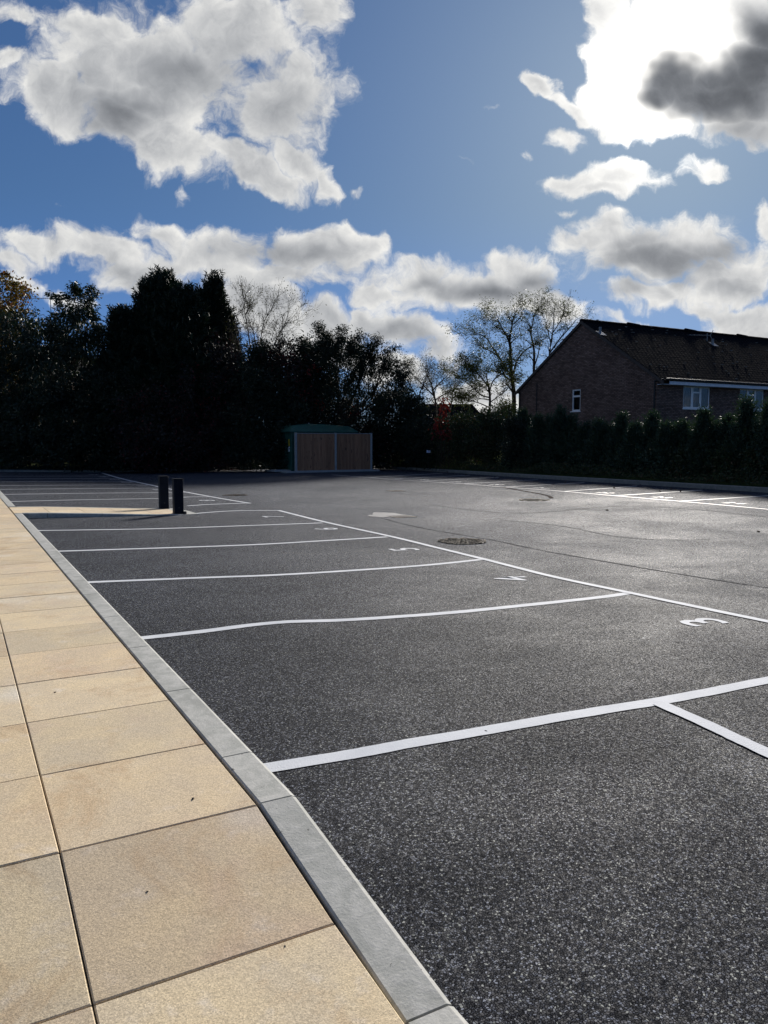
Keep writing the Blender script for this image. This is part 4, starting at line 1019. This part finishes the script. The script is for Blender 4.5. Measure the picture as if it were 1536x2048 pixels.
def clump_leaves(ells, Z, n_leaf, L, W, clump_r=0.42, per=70, droop=0.1, shell=0.5, orient='out', depth_k=1.0):
    """ells: list of (px, py, rx_px, ry_px, weight); returns leaf quads"""
    tot = sum(e[2]*e[3] for e in ells); C_, D_ = [], []
    for e in ells:
        px, py, rx, ry = e[:4]; c = to_np(at_depth(px, py, Z+(e[4] if len(e) > 4 else 0)))
        a, b_, dp = rx*Z/F_PX, ry*Z/F_PX, min(rx*Z/F_PX*depth_k, 3.0)
        n = int(n_leaf*rx*ry/tot); k = max(4, n//per)
        u = unit(k); rad = (shell + (1-shell)*npr.random(k)**0.5)[:, None]
        cc = c + (NAX_R*(u[:, :1]*a) + np.array([0, 0, 1.])*(u[:, 2:]*b_) + NAX_F*(u[:, 1:2]*dp))*rad
        idx = npr.integers(0, k, n); off = npr.normal(size=(n, 3))*clump_r*npr.uniform(.5, 1.1, (k, 1))[idx]*0.6
        P_ = cc[idx]+off; C_.append(P_)
        od = off + 0.35*(P_-c)/max(a, b_); od /= np.linalg.norm(od, axis=1, keepdims=True)+1e-9
        dd = od*0.7 + unit(n)*0.7; dd[:, 2] -= droop; dd /= np.linalg.norm(dd, axis=1, keepdims=True)+1e-9; D_.append(dd)
    C_ = np.vstack(C_); D_ = np.vstack(D_); keep = C_[:, 2] > 0.0; C_, D_ = C_[keep], D_[keep]; n = len(C_)
    return leaf_quads(C_, D_, npr.uniform(.7, 1.25, n)*L, npr.uniform(.7, 1.25, n)*W, droop*.3), C_
def broadleaf(name, label, cat, ells, Z, n_leaf, L, W, mat, trunk_px, group=None, stems=1, twig_tops=0, **kw):
    b0 = at_depth(trunk_px, 885, Z); base = (b0.x, b0.y, GZ); root = plant_root(name, base, label, cat, group)
    (V_, F_), C_ = clump_leaves(ells, Z, n_leaf, L, W, **kw)
    add_mesh(root, 'crown', V_, F_, mat)
    segs = []; top = max(at_depth(e[0], e[1], Z).z for e in ells)
    for s in range(stems):
        p = np.array(base)+np.array([npr.normal()*.25*(s > 0), npr.normal()*.25*(s > 0), 0]); r = .16*top/9/math.sqrt(stems)
        q = p+np.array([npr.normal()*.2, npr.normal()*.2, top*.35]); segs.append((p, q, r, r*.75))
        for e in ells:
            c = to_np(at_depth(e[0]+npr.normal()*e[2]*.3, e[1]-e[3]*.5, Z)); mid = q*.5+c*.5+npr.normal(size=3)*.3
            segs.append((q, mid, r*.6, r*.35)); segs.append((mid, c, r*.35, r*.1))
            for _ in range(5):
                t_ = to_np(at_depth(e[0]+npr.uniform(-1, 1)*e[2]*.9, e[1]-npr.uniform(-.2, 1)*e[3]*.9, Z)); segs.append((mid, t_, r*.22, .012))
    V_, F_ = tubes(segs, 6); add_mesh(root, 'trunk', V_, F_, M['bark'], smooth=True)
    return root
def conifer(name, label, cat, px, py_top, Z, half_px, n_spray, mat, group=None, spr=0.55, tops=1, base_pt=None, height=None, radius=None, leafn=13, wob=0.25):
    if base_pt is None:
        b0 = at_depth(px, 885, Z); base = np.array([b0.x, b0.y, GZ]); H = at_depth(px, py_top, Z).z-GZ; Rr = half_px*Z/F_PX
    else: base = np.array(base_pt, float); H = height; Rr = radius
    root = plant_root(name, tuple(base), label, cat, group)
    h = npr.random(n_spray)**0.85; th = npr.uniform(0, 2*math.pi, n_spray)
    leaders = [(np.array([npr.normal()*.28*Rr*(i > 0), npr.normal()*.28*Rr*(i > 0)]), 1.0-0.30*(i > 0)*npr.random()) for i in range(tops)]
    li = npr.integers(0, tops, n_spray); lo = np.array([l[0] for l in leaders])[li]; lh = np.array([l[1] for l in leaders])[li]
    prof = np.minimum(1.0, (1-h)**0.62*1.18)*(0.55+0.45*np.minimum(1, h*4))
    if H < 5: prof = np.minimum(prof, (1-h)**0.95*1.25+.04)
    if tops > 1: prof = np.minimum(prof, (1-h)**0.95*1.45)+0.03
    rad = (Rr-(.45*spr if H>5 else 0))*prof*(1+wob*np.sin(3*th+h*9)*.5+wob*npr.normal(size=n_spray)*.35)
    fr = npr.uniform(.35, 1.0, n_spray)**.6
    C_ = np.stack([np.cos(th)*rad*fr+lo[:, 0]*h, np.sin(th)*rad*fr+lo[:, 1]*h, h*H*lh], 1)+base
    ou = np.stack([np.cos(th), np.sin(th), np.zeros(n_spray)], 1)
    D_ = ou*(1.0-0.55*h)[:, None] + np.array([0, 0, 1.])*(0.55+0.9*h)[:, None] + npr.normal(size=(n_spray, 3))*.32
    D_ /= np.linalg.norm(D_, axis=1, keepdims=True)
    SL_ = spr*npr.uniform(.6, 1.3, n_spray)
    # each spray: stem and side leaflets as thin triangles
    k = leafn; t_ = np.linspace(0.02, .95, k)
    P_ = (C_[:, None, :] + D_[:, None, :]*(SL_[:, None]*t_[None, :])[:, :, None])
    side = np.cross(D_, unit(n_spray)); side /= np.linalg.norm(side, axis=1, keepdims=True)
    sgn = np.where(np.arange(k) % 2 == 0, 1., -1.)
    LD = D_[:, None, :]*.75 + side[:, None, :]*sgn[None, :, None]*.75 + npr.normal(size=(n_spray, k, 3))*.25
    LD /= np.linalg.norm(LD, axis=2, keepdims=True)
    ll = (SL_[:, None]*(0.42*(1-t_[None, :])+.16))[:, :, None]
    W_ = 0.042*spr
    nrm = np.cross(LD, npr.normal(size=(n_spray, k, 3))); nrm /= np.linalg.norm(nrm, axis=2, keepdims=True)
    a = P_-nrm*W_; b_ = P_+nrm*W_; c = P_+LD*ll
    V_ = np.stack([a, b_, c], 2).reshape(-1, 3); F_ = np.arange(len(V_)).reshape(-1, 3)
    keep = V_.reshape(-1, 3, 3)[:, :, 2].min(1) > GZ
    F_ = F_[keep]
    add_mesh(root, 'crown', V_, F_, mat)
    # trunk, limbs and thin leaders poking out of the top
    segs = [(base, base+np.array([0, 0, H*.93]), .022*H, .012)]
    for l, hh in leaders:
        q = base+np.array([l[0]*.2, l[1]*.2, H*.5]); tt = base+np.array([l[0], l[1], H*hh+.1]); segs.append((q, tt, .008*H, .006))
    for _ in range(60 if H > 5 else 14):
        z0 = npr.uniform(.1, .85)*H; a_ = npr.uniform(0, 6.28); rr_ = Rr*.7*(1-z0/H)
        segs.append((base+np.array([0, 0, z0]), base+np.array([math.cos(a_)*rr_, math.sin(a_)*rr_, z0+rr_*.6]), .006*H*(1-z0/H)+.006, .005))
    V_, F_ = tubes(segs, 5); add_mesh(root, 'trunk', V_, F_, M['bark'], smooth=True)
    return root
def skeleton_tree(name, label, cat, limbs, Z, n_leaves, L, W, mat, group=None, lev=2, sub_len=1.3, ang=.75, bend=.22, up=.06, dens=1.0, trunk_r=.17, tip_spread=.22, ground_px=None):
    """limbs: list of photo polylines [(px,py,dz),...] with start/end radii; twigs grow from them"""
    gp = at_depth(ground_px[0], 885, Z); base = (gp.x, gp.y, GZ); root = plant_root(name, base, label, cat, group)
    segs, tips = [], []
    if not any(isinstance(p[1], str) for L_ in limbs for p in L_[0]):
        for L_ in limbs:
            q = to_np(at_depth(L_[0][0][0], L_[0][0][1], Z+L_[0][0][2])); segs.append((np.array(base), q, L_[1]*1.5, L_[1]))
    for pts, r0, r1, nsub in limbs:
        Q = [to_np(at_depth(x, y, Z+dz)) if not (isinstance(y, str)) else np.array(base) for (x, y, dz) in pts]
        # smooth
        VV = [Vector(q) for q in Q]; VV = smooth_pts([tuple(v) for v in VV], 4); Q = [np.array(v) for v in VV]; n = len(Q)-1
        for i in range(n):
            ra, rb = r0+(r1-r0)*i/n, r0+(r1-r0)*(i+1)/n; segs.append((Q[i], Q[i+1], ra, rb))
        for _ in range(nsub):
            i = int(npr.uniform(.25, 1.0)*n*.999); q = Q[i]; d = Q[min(i+1, n)]-Q[max(0, i-1)]; d = d/np.linalg.norm(d)
            perp = np.cross(d, unit(1)[0]); perp /= np.linalg.norm(perp); a = ang*npr.uniform(.5, 1.3)
            dd = d*math.cos(a)+perp*math.sin(a); dd[2] = abs(dd[2])*.8+.1
            rr_ = (r0+(r1-r0)*i/n)*.5
            grow(q, dd, sub_len*npr.uniform(.6, 1.3), max(rr_, .018), lev, segs, tips, bend, up, (2, 4), .66, 4, .6)
        grow(Q[-1], Q[-1]-Q[-2], sub_len*.9, r1, lev, segs, tips, bend, up, (2, 5), .66, 4, .65)
    V_, F_ = tubes(segs, 4); add_mesh(root, 'trunk', V_, F_, M['bark'], smooth=True)
    T_ = np.array([t[0] for t in tips]); D0 = np.array([t[1] for t in tips])
    if n_leaves:
        w = npr.random(len(T_))**2; 
        cl = np.sin(T_[:, 0]*1.7+1)*np.sin(T_[:, 2]*2.1)*np.sin(T_[:, 1]*1.5); w = w*(0.25+np.clip(cl+.45, 0, 1)); w /= w.sum()
        idx = npr.choice(len(T_), n_leaves, p=w); C_ = T_[idx]+npr.normal(size=(n_leaves, 3))*tip_spread*np.array([1, 1, .6])
        dd = unit(n_leaves)*.8; dd[:, 2] = dd[:, 2]*.5-.25; dd /= np.linalg.norm(dd, axis=1, keepdims=True)
        V_, F_ = leaf_quads(C_, dd, npr.uniform(.6, 1.3, n_leaves)*L, npr.uniform(.6, 1.3, n_leaves)*W)
        add_mesh(root, 'crown', V_, F_, mat)
    return root

# --- left group
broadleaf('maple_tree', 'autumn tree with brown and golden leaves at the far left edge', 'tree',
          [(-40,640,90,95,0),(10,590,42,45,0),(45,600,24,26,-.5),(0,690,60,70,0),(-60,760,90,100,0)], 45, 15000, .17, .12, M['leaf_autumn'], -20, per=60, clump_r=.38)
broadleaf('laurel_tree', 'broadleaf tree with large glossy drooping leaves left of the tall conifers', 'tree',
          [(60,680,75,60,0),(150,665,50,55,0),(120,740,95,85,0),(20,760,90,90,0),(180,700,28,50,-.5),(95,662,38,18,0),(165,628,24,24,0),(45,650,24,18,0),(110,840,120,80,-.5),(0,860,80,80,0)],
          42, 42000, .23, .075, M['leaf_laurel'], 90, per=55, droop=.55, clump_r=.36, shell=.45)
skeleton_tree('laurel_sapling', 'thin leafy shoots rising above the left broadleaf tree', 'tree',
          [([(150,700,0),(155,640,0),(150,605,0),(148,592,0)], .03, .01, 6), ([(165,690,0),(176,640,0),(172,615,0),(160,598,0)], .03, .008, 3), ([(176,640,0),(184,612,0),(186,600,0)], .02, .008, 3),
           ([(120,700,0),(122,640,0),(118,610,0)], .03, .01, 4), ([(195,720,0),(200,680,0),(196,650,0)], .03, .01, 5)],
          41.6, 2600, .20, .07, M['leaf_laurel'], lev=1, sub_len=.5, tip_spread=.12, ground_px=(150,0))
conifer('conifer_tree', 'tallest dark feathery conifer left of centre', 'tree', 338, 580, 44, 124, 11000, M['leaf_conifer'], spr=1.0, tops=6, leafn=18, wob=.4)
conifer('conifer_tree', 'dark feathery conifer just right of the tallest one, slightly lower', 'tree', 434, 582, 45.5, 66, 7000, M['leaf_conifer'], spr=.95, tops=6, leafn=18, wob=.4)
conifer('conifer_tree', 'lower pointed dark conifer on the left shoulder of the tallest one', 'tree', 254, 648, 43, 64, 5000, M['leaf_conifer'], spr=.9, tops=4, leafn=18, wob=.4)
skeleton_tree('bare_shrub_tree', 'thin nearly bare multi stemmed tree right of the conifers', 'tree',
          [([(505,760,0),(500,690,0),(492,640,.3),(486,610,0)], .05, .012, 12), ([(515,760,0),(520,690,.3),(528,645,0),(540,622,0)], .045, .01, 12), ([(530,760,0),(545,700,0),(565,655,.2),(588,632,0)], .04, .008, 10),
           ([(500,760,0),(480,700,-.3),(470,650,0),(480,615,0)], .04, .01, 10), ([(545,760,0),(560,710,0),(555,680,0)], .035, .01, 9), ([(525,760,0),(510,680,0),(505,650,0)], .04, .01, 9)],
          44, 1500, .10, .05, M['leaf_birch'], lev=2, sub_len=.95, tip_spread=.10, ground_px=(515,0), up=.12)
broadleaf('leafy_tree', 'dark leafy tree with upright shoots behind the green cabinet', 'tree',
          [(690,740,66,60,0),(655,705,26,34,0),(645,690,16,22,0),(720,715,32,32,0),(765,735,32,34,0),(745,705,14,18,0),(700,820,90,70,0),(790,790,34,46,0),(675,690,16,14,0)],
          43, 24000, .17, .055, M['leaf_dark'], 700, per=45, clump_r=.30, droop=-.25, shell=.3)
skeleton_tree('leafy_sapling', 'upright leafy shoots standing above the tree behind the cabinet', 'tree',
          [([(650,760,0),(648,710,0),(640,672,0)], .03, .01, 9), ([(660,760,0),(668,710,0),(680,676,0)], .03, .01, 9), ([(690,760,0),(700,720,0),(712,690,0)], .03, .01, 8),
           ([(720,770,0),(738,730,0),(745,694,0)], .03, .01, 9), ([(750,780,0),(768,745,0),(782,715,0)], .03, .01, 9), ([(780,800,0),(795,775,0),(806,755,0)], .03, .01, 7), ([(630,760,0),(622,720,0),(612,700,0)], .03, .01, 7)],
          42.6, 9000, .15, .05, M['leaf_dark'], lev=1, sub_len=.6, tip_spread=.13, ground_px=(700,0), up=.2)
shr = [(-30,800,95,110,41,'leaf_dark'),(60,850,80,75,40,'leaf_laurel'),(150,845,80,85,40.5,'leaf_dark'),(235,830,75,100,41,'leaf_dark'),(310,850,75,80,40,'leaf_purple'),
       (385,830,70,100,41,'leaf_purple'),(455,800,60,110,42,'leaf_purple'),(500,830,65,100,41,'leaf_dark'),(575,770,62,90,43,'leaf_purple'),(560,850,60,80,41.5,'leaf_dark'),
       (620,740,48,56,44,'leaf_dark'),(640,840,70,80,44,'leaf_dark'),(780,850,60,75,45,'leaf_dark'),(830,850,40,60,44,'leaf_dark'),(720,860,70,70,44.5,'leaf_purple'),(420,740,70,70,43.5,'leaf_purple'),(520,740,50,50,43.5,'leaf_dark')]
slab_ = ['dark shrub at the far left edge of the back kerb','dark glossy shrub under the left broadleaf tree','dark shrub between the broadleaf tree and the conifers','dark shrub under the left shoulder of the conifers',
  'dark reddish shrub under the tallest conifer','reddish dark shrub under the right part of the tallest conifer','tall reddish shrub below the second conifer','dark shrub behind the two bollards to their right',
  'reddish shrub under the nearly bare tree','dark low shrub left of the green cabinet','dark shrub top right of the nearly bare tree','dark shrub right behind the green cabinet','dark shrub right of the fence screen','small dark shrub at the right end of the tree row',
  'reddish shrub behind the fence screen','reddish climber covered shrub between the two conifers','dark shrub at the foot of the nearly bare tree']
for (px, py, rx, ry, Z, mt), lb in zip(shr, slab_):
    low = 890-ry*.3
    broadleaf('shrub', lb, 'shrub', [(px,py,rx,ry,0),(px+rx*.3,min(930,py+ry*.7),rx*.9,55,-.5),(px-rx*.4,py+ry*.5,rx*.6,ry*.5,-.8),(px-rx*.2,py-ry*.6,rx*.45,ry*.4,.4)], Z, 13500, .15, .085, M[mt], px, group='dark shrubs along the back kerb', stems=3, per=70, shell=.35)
def creeper(pts, Z, n, label):
    e = [(a, b_, c, d, -1.3) for a, b_, c, d in pts]; c0_ = at_depth(pts[0][0], 885, Z-1.3)
    root = plant_root('red_creeper', (c0_.x, c0_.y, GZ), label, 'creeper', 'red leaved creepers')
    (V_, F_), C_ = clump_leaves(e, Z, n, .15, .11, clump_r=.22, per=16, droop=.3, shell=.1)
    add_mesh(root, 'leaves', V_, F_, M['leaf_red'])
    segs = []
    for a, b_, c, d in pts:
        q0 = to_np(at_depth(a, 925, Z-1.2)); q1 = to_np(at_depth(a+c*.3, b_, Z-1.2)); q0[2] = GZ; m_ = (q0+q1)/2+npr.normal(size=3)*.15; segs += [(q0, m_, .02, .014), (m_, q1, .014, .006)]
    V_, F_ = tubes(segs, 5); add_mesh(root, 'stem', V_, F_, M['bark'])
creeper([(612,790,8,14),(640,806,8,8),(625,740,6,10)], 43, 90, 'red leaved creeper in the dark shrub above the green cabinet lid')
creeper([(695,840,10,8),(690,828,6,8)], 44.5, 70, 'small tuft of red creeper leaves just above the cabinet lid')
creeper([(410,800,14,22),(385,745,18,16),(430,870,14,14)], 42, 90, 'dark red creeper scattered below the conifers')
creeper([(880,845,9,12),(896,868,7,10),(888,820,8,12),(872,864,8,8),(884,800,6,12)], 41, 300, 'bright red creeper climbing the shrub left of the brick house')
# --- middle gap: low bushes in front of the distant roof, then the hedge
mid = [(850,880,46,50,42,'leaf_dark'),(900,872,44,46,41.5,'leaf_weed'),(945,872,44,48,40.5,'leaf_weed'),(990,862,40,52,41,'leaf_weed'),(1015,838,26,32,42.5,'leaf_robinia'),(985,850,26,26,43,'leaf_bright'),(1035,880,34,50,38,'leaf_dark')]
ml = ['dark bush at the far corner right of the fence screen','green bush in front of the distant low roof','green bush just right of the bright red creeper','green bush below the small pale tree','olive bush against the bright sky left of the brick house',
      'yellow green bush with the light behind it below the small pale tree','dark bush at the left end of the young conifer hedge']
for (px, py, rx, ry, Z, mt), lb in zip(mid, ml):
    broadleaf('bush', lb, 'bush', [(px,py,rx,ry,0),(px+rx*.2,min(925,py+ry*.6),rx,30,-.4),(px-rx*.3,py-ry*.4,rx*.5,ry*.5,0)], Z, 7000, .12, .06, M[mt], px, group='bushes between the trees and the hedge', stems=3, per=50, shell=.35, clump_r=.3)
# --- pale trees on the right
skeleton_tree('robinia_tree', 'tall open crowned tree with layered foliage at the left corner of the brick house', 'tree',
   [([(1028,'g',0),(1028,800,0),(1026,770,0),(1022,735,0),(1021,700,0)], .22, .13, 4),
    ([(1021,700,0),(1016,678,0),(1006,660,.3),(996,640,.5)], .10, .03, 9), ([(1021,712,0),(1020,680,0),(1024,650,-.3),(1030,628,0)], .10, .03, 9),
    ([(1023,755,0),(1008,730,.2),(995,712,.4),(975,699,.3),(955,690,0)], .09, .025, 10), ([(1024,765,0),(1005,748,0),(985,742,.2),(962,744,0)], .06, .02, 7),
    ([(1026,750,0),(1034,722,0),(1048,703,.3),(1064,692,.3)], .09, .03, 8), ([(1000,716,.4),(982,690,.3),(968,672,.3),(945,668,.2),(930,672,0)], .05, .015, 9),
    ([(1006,660,.3),(990,652,.4),(978,640,.4)], .04, .015, 6), ([(1024,650,-.3),(1040,636,-.2),(1050,622,0)], .04, .015, 6)],
   55, 6500, .15, .055, M['leaf_robinia'], lev=2, sub_len=.85, tip_spread=.26, ground_px=(1028,0), up=.05)
skeleton_tree('robinia_tree', 'thin many stemmed tree with bare fine twigs rising behind the brick gable', 'tree',
   [([(1070,'g',0),(1069,790,0),(1068,735,0),(1068,700,0),(1062,670,0)], .17, .08, 6), ([(1062,670,0),(1066,640,0),(1078,612,0)], .06, .02, 9), ([(1068,735,0),(1078,700,0),(1076,660,0)], .07, .02, 8),
    ([(1100,'g',.5),(1098,760,.5),(1099,705,.5),(1106,660,.5),(1108,625,.4)], .12, .03, 12), ([(1100,705,.5),(1118,680,.4),(1140,655,.4),(1152,640,.3)], .06, .018, 10), ([(1102,690,.5),(1094,655,.5),(1086,630,.4)], .05, .018, 8),
    ([(1106,665,.5),(1122,640,.4),(1130,618,.3)], .04, .015, 8)],
   57, 2400, .15, .055, M['leaf_robinia'], lev=2, sub_len=.9, tip_spread=.2, ground_px=(1084,0), up=.08)
skeleton_tree('small_pale_tree', 'small open tree with twisting branches between the distant roof and the brick house', 'tree',
   [([(979,'g',0),(979,830,0),(980,800,0),(978,775,0)], .13, .08, 3), ([(978,775,0),(968,762,0),(958,750,0),(950,738,0)], .06, .02, 10), ([(980,780,0),(986,762,0),(1000,750,0),(1012,742,0)], .055, .018, 8),
    ([(979,795,0),(962,790,0),(945,775,.2),(930,762,.2),(915,752,0)], .05, .015, 12), ([(980,805,0),(1000,790,0),(1015,778,0)], .04, .015, 7), ([(979,815,0),(958,806,0),(935,800,0),(918,795,0)], .04, .012, 8)],
   51, 8500, .14, .06, M['leaf_robinia'], lev=2, sub_len=.9, tip_spread=.17, ground_px=(979,0))
skeleton_tree('bare_twiggy_tree', 'bare twiggy tree above the distant low roof', 'tree',
   [([(872,'g',0),(872,820,0),(868,790,0),(862,765,0)], .11, .05, 8), ([(868,792,0),(848,772,0),(832,756,0)], .05, .015, 11), ([(866,780,0),(880,765,0),(893,752,0)], .05, .015, 11),
    ([(870,800,0),(895,785,0),(915,776,0)], .045, .012, 10), ([(900,'g',1),(902,810,1),(905,785,1),(912,765,1)], .07, .02, 10), ([(862,765,0),(852,748,0),(850,740,0)], .03, .012, 6)],
   52, 1200, .11, .05, M['leaf_birch'], lev=2, sub_len=1.0, tip_spread=.15, ground_px=(872,0), ang=.9, bend=.32)
skeleton_tree('bare_twiggy_tree', 'fine bare twigs arching over the shrubs at the right end of the tree row', 'tree',
   [([(835,'g',0),(835,820,0),(842,780,0),(852,760,0)], .08, .02, 8), ([(838,800,0),(820,770,0),(812,750,0)], .04, .012, 9)], 47, 900, .10, .05, M['leaf_birch'], lev=2, sub_len=.8, ground_px=(835,0), bend=.3)
# --- hedge of young conifers along the right kerb
tipsR = [(1046,812),(1076,822),(1100,826),(1119,808),(1142,824),(1170,840),(1198,832),(1222,838),(1243,820),(1270,838),(1303,818),(1334,838),(1364,834),(1386,846),(1406,812),(1432,838),(1457,822),(1476,848),(1492,788),(1516,842),(1538,795),(1566,815)]
where = ['at the left end of the hedge','second from the left end of the hedge','under the left part of the brick gable','left of the small gable window, its tip reaching the sill height','just below the small gable window','right of the small gable window, low','below the middle of the brick gable',
 'in the middle of the brick gable, low','with a raised tip right of the gable middle','low, between gable middle and house corner','at the corner of the brick house','right of the house corner, low','below the left edge of the first curtained window','low, under the first curtained window',
 'with its tip at the right edge of the first curtained window','low, between the two front windows','with its tip left of the second front window','close in front of the second front window, low','tallest, in front of the second front window','right of the second front window','at the right edge of the photo, tall','beyond the right edge of the photo']
for (px, py), wh in zip(tipsR, where):
    xr = XR+2.3+rnd.uniform(-.35, .35); d = ray(px, 885); yv = xr*d.y/d.x; Z = Vector((xr, yv, 0)).dot(Vector((sy, cy, 0)))
    H = at_depth(px, py, Z).z-GZ-.50
    conifer('young_conifer', 'young hedge conifer ' + wh, 'hedge conifer', px, py, Z, 0, 520, M['leaf_hedge'], group='young conifers planted as a hedge', base_pt=(xr, yv, GZ), height=H, radius=.50+.12*rnd.random(), spr=.46, leafn=12, wob=.3)
fill = [(1060,40),(1130,38),(1200,36),(1270,34.5),(1340,33),(1410,31.5),(1480,30),(1540,29)]
for i, (px, Z) in enumerate(fill):
    xr = XR+3.3; d = ray(px, 885); yv = xr*d.y/d.x; Z = Vector((xr, yv, 0)).dot(Vector((sy, cy, 0)))
    lb = ['under the left part of the gable','under the gable window','under the gable middle','left of the house corner','right of the house corner','under the first curtained window','between the front windows','at the right edge'][i]
    broadleaf('bramble_bush', 'dense dark bramble filling the hedge ' + lb, 'bush', [(px,908,44,28,0),(px+18,892,26,16,0),(px-15,925,42,24,-1.2)], Z, 6500, .11, .06, M['leaf_hedge'] if i < 5 else M['leaf_weed'], px, group='brambles filling the gaps of the hedge', stems=3, per=50, shell=.3, clump_r=.3)
for (px, py, Z, lb) in ((1420,880,30.2,'low bright yellow green leaves between hedge conifers under the first curtained window'),(1476,888,29.4,'bright yellow green leaves low in the hedge left of the tall conifer'),(1520,900,28.6,'bright yellow green leaves at the right edge of the hedge')):
    broadleaf('sunlit_bush', lb, 'bush', [(px,py,16,16,0),(px+8,py+25,14,20,0)], Z, 420, .11, .05, M['leaf_bright'], px, stems=2, per=14, shell=.2, clump_r=.25)
# undergrowth, grass, litter
def scatter(name, x0, x1, y0, y1, n, L, W, mat, zmax, up=.6, pat=.5):
    x = npr.uniform(x0, x1, n); y = npr.uniform(y0, y1, n)
    hmod = .35+.65*np.clip(np.sin(x*2.1+y*.7)*np.sin(y*1.3-x)+pat, 0, 1)
    C_ = np.stack([x, y, GZ+npr.random(n)*zmax*hmod], 1); dd = unit(n); dd[:, 2] = np.abs(dd[:, 2])+up; dd /= np.linalg.norm(dd, axis=1, keepdims=True)
    V_, F_ = leaf_quads(C_, dd, npr.uniform(.5, 1.3, n)*L, npr.uniform(.6, 1.2, n)*W, .15)
    return tag(link(name, mesh_np(name, V_, F_, mat)), kind='stuff')
o = scatter('undergrowth', XR+.35, XR+3.2, 8, YB+2, 42000, .10, .05, M['leaf_weed'], .55, .2); tag(o, 'low weeds and brambles along the right kerb', 'undergrowth')
o = scatter('grass', XR+.13, XR+1.2, 8, YB+1, 26000, .13, .012, M['grass'], .04, 1.2); tag(o, 'rough grass strip behind the right kerb', 'grass')
o = scatter('ground_cover', -1, XR, YB+.2, YB+2.2, 22000, .12, .06, M['leaf_dark'], .35, .2); tag(o, 'dark ground cover behind the back kerb', 'ground cover')
n = 2200; x = npr.uniform(8.5, fx0+1.0, n); y = YB-.05-npr.exponential(.55, n)
ok = (y > YB-3.0) & ~((x > fx0-.6) & (y > fy-.2)); x, y = x[ok], y[ok]; n = len(x)
C_ = np.stack([x, y, np.array([zA(a, b_) for a, b_ in zip(x, y)])+.008], 1); dd = unit(n); dd[:, 2] = np.abs(dd[:, 2])*.25; dd /= np.linalg.norm(dd, axis=1, keepdims=True)
V_, F_ = leaf_quads(C_, dd, npr.uniform(.5, 1.3, n)*.10, npr.uniform(.6, 1.2, n)*.07)
o = link('leaf_litter', mesh_np('leaf_litter', V_, F_, M['litter'])); tag(o, 'brown fallen leaves lying along the back kerb', 'leaf litter', kind='stuff')
n = 260; x = npr.uniform(XR-3.5, XR-.05, n); y = npr.uniform(12, 36, n); keep = npr.random(n) < np.exp(-(XR-x)/1.0); x, y = x[keep], y[keep]; n = len(x)
C_ = np.stack([x, y, np.array([zA(a, b_) for a, b_ in zip(x, y)])+.008], 1); dd = unit(n); dd[:, 2] = np.abs(dd[:, 2])*.25; dd /= np.linalg.norm(dd, axis=1, keepdims=True)
V_, F_ = leaf_quads(C_, dd, npr.uniform(.5, 1.3, n)*.09, npr.uniform(.6, 1.2, n)*.06)
o = link('leaf_litter', mesh_np('leaf_litter', V_, F_, M['litter'])); tag(o, 'few fallen leaves in the right hand bays by the kerb', 'leaf litter', kind='stuff')
# small droppings on slabs and asphalt
def crumb(px, py, s, lb, onp=True):
    d = ray(px, py); z = 0.1 if onp else 0
    for _ in range(15):
        t_ = (z-CAM_H)/d.z; x, y = d.x*t_, d.y*t_; z = (zP(y)-.004) if onp else zA(x, y)
    m = MB(); rr = random.Random(px)
    bmesh.ops.create_icosphere(m.bm, subdivisions=1, radius=s)
    for v in m.bm.verts: v.co = Vector((v.co.x*1.5, v.co.y*.8, v.co.z*.6)) + Vector([rr.uniform(-1, 1)*s*.25 for _ in range(3)])
    o = m.build('twig_crumb', M['debris'], loc=(x, y, z+s*.4)); o.rotation_euler = (0, 0, rr.uniform(0, 3)); tag(o, lb, 'debris', 'dark crumbs on the ground')
crumb(386, 1598, .006, 'dark crumb on the sand coloured slab by the kink of the kerb'); crumb(110, 1385, .005, 'dark crumb on a far left sand coloured slab')
crumb(295, 1783, .003, 'small dark crumb in the middle of the large near slab'); crumb(570, 1893, .003, 'dark crumb in the slab joint near the kerb'); crumb(972, 1463, .006, 'tiny dark crumb on the thick white line', False)
crumb(1214, 1021, .03, 'dark leaf lump on the aisle asphalt towards the right', False); crumb(1517, 1064, .03, 'dark leaf lump on the asphalt at the right edge', False)
# little sign card in the far shrubs
sp0 = at_depth(857, 903, 41.0-.5); root = empty('plant_sign', (sp0.x, sp0.y, GZ)); tag(root, 'small pale card sign on a stake in the far shrubs', 'sign'); root.rotation_euler = (0, 0, -YAW)
m = MB(); m.box(-.1, .1, -.01, .01, sp0.z-GZ-.065, sp0.z-GZ+.065); m.build('card', M['card'], root)
m = MB(); m.box(-.015, .015, .011, .03, 0, sp0.z-GZ-.02); m.build('stake', M['bark'], root)
#@@END
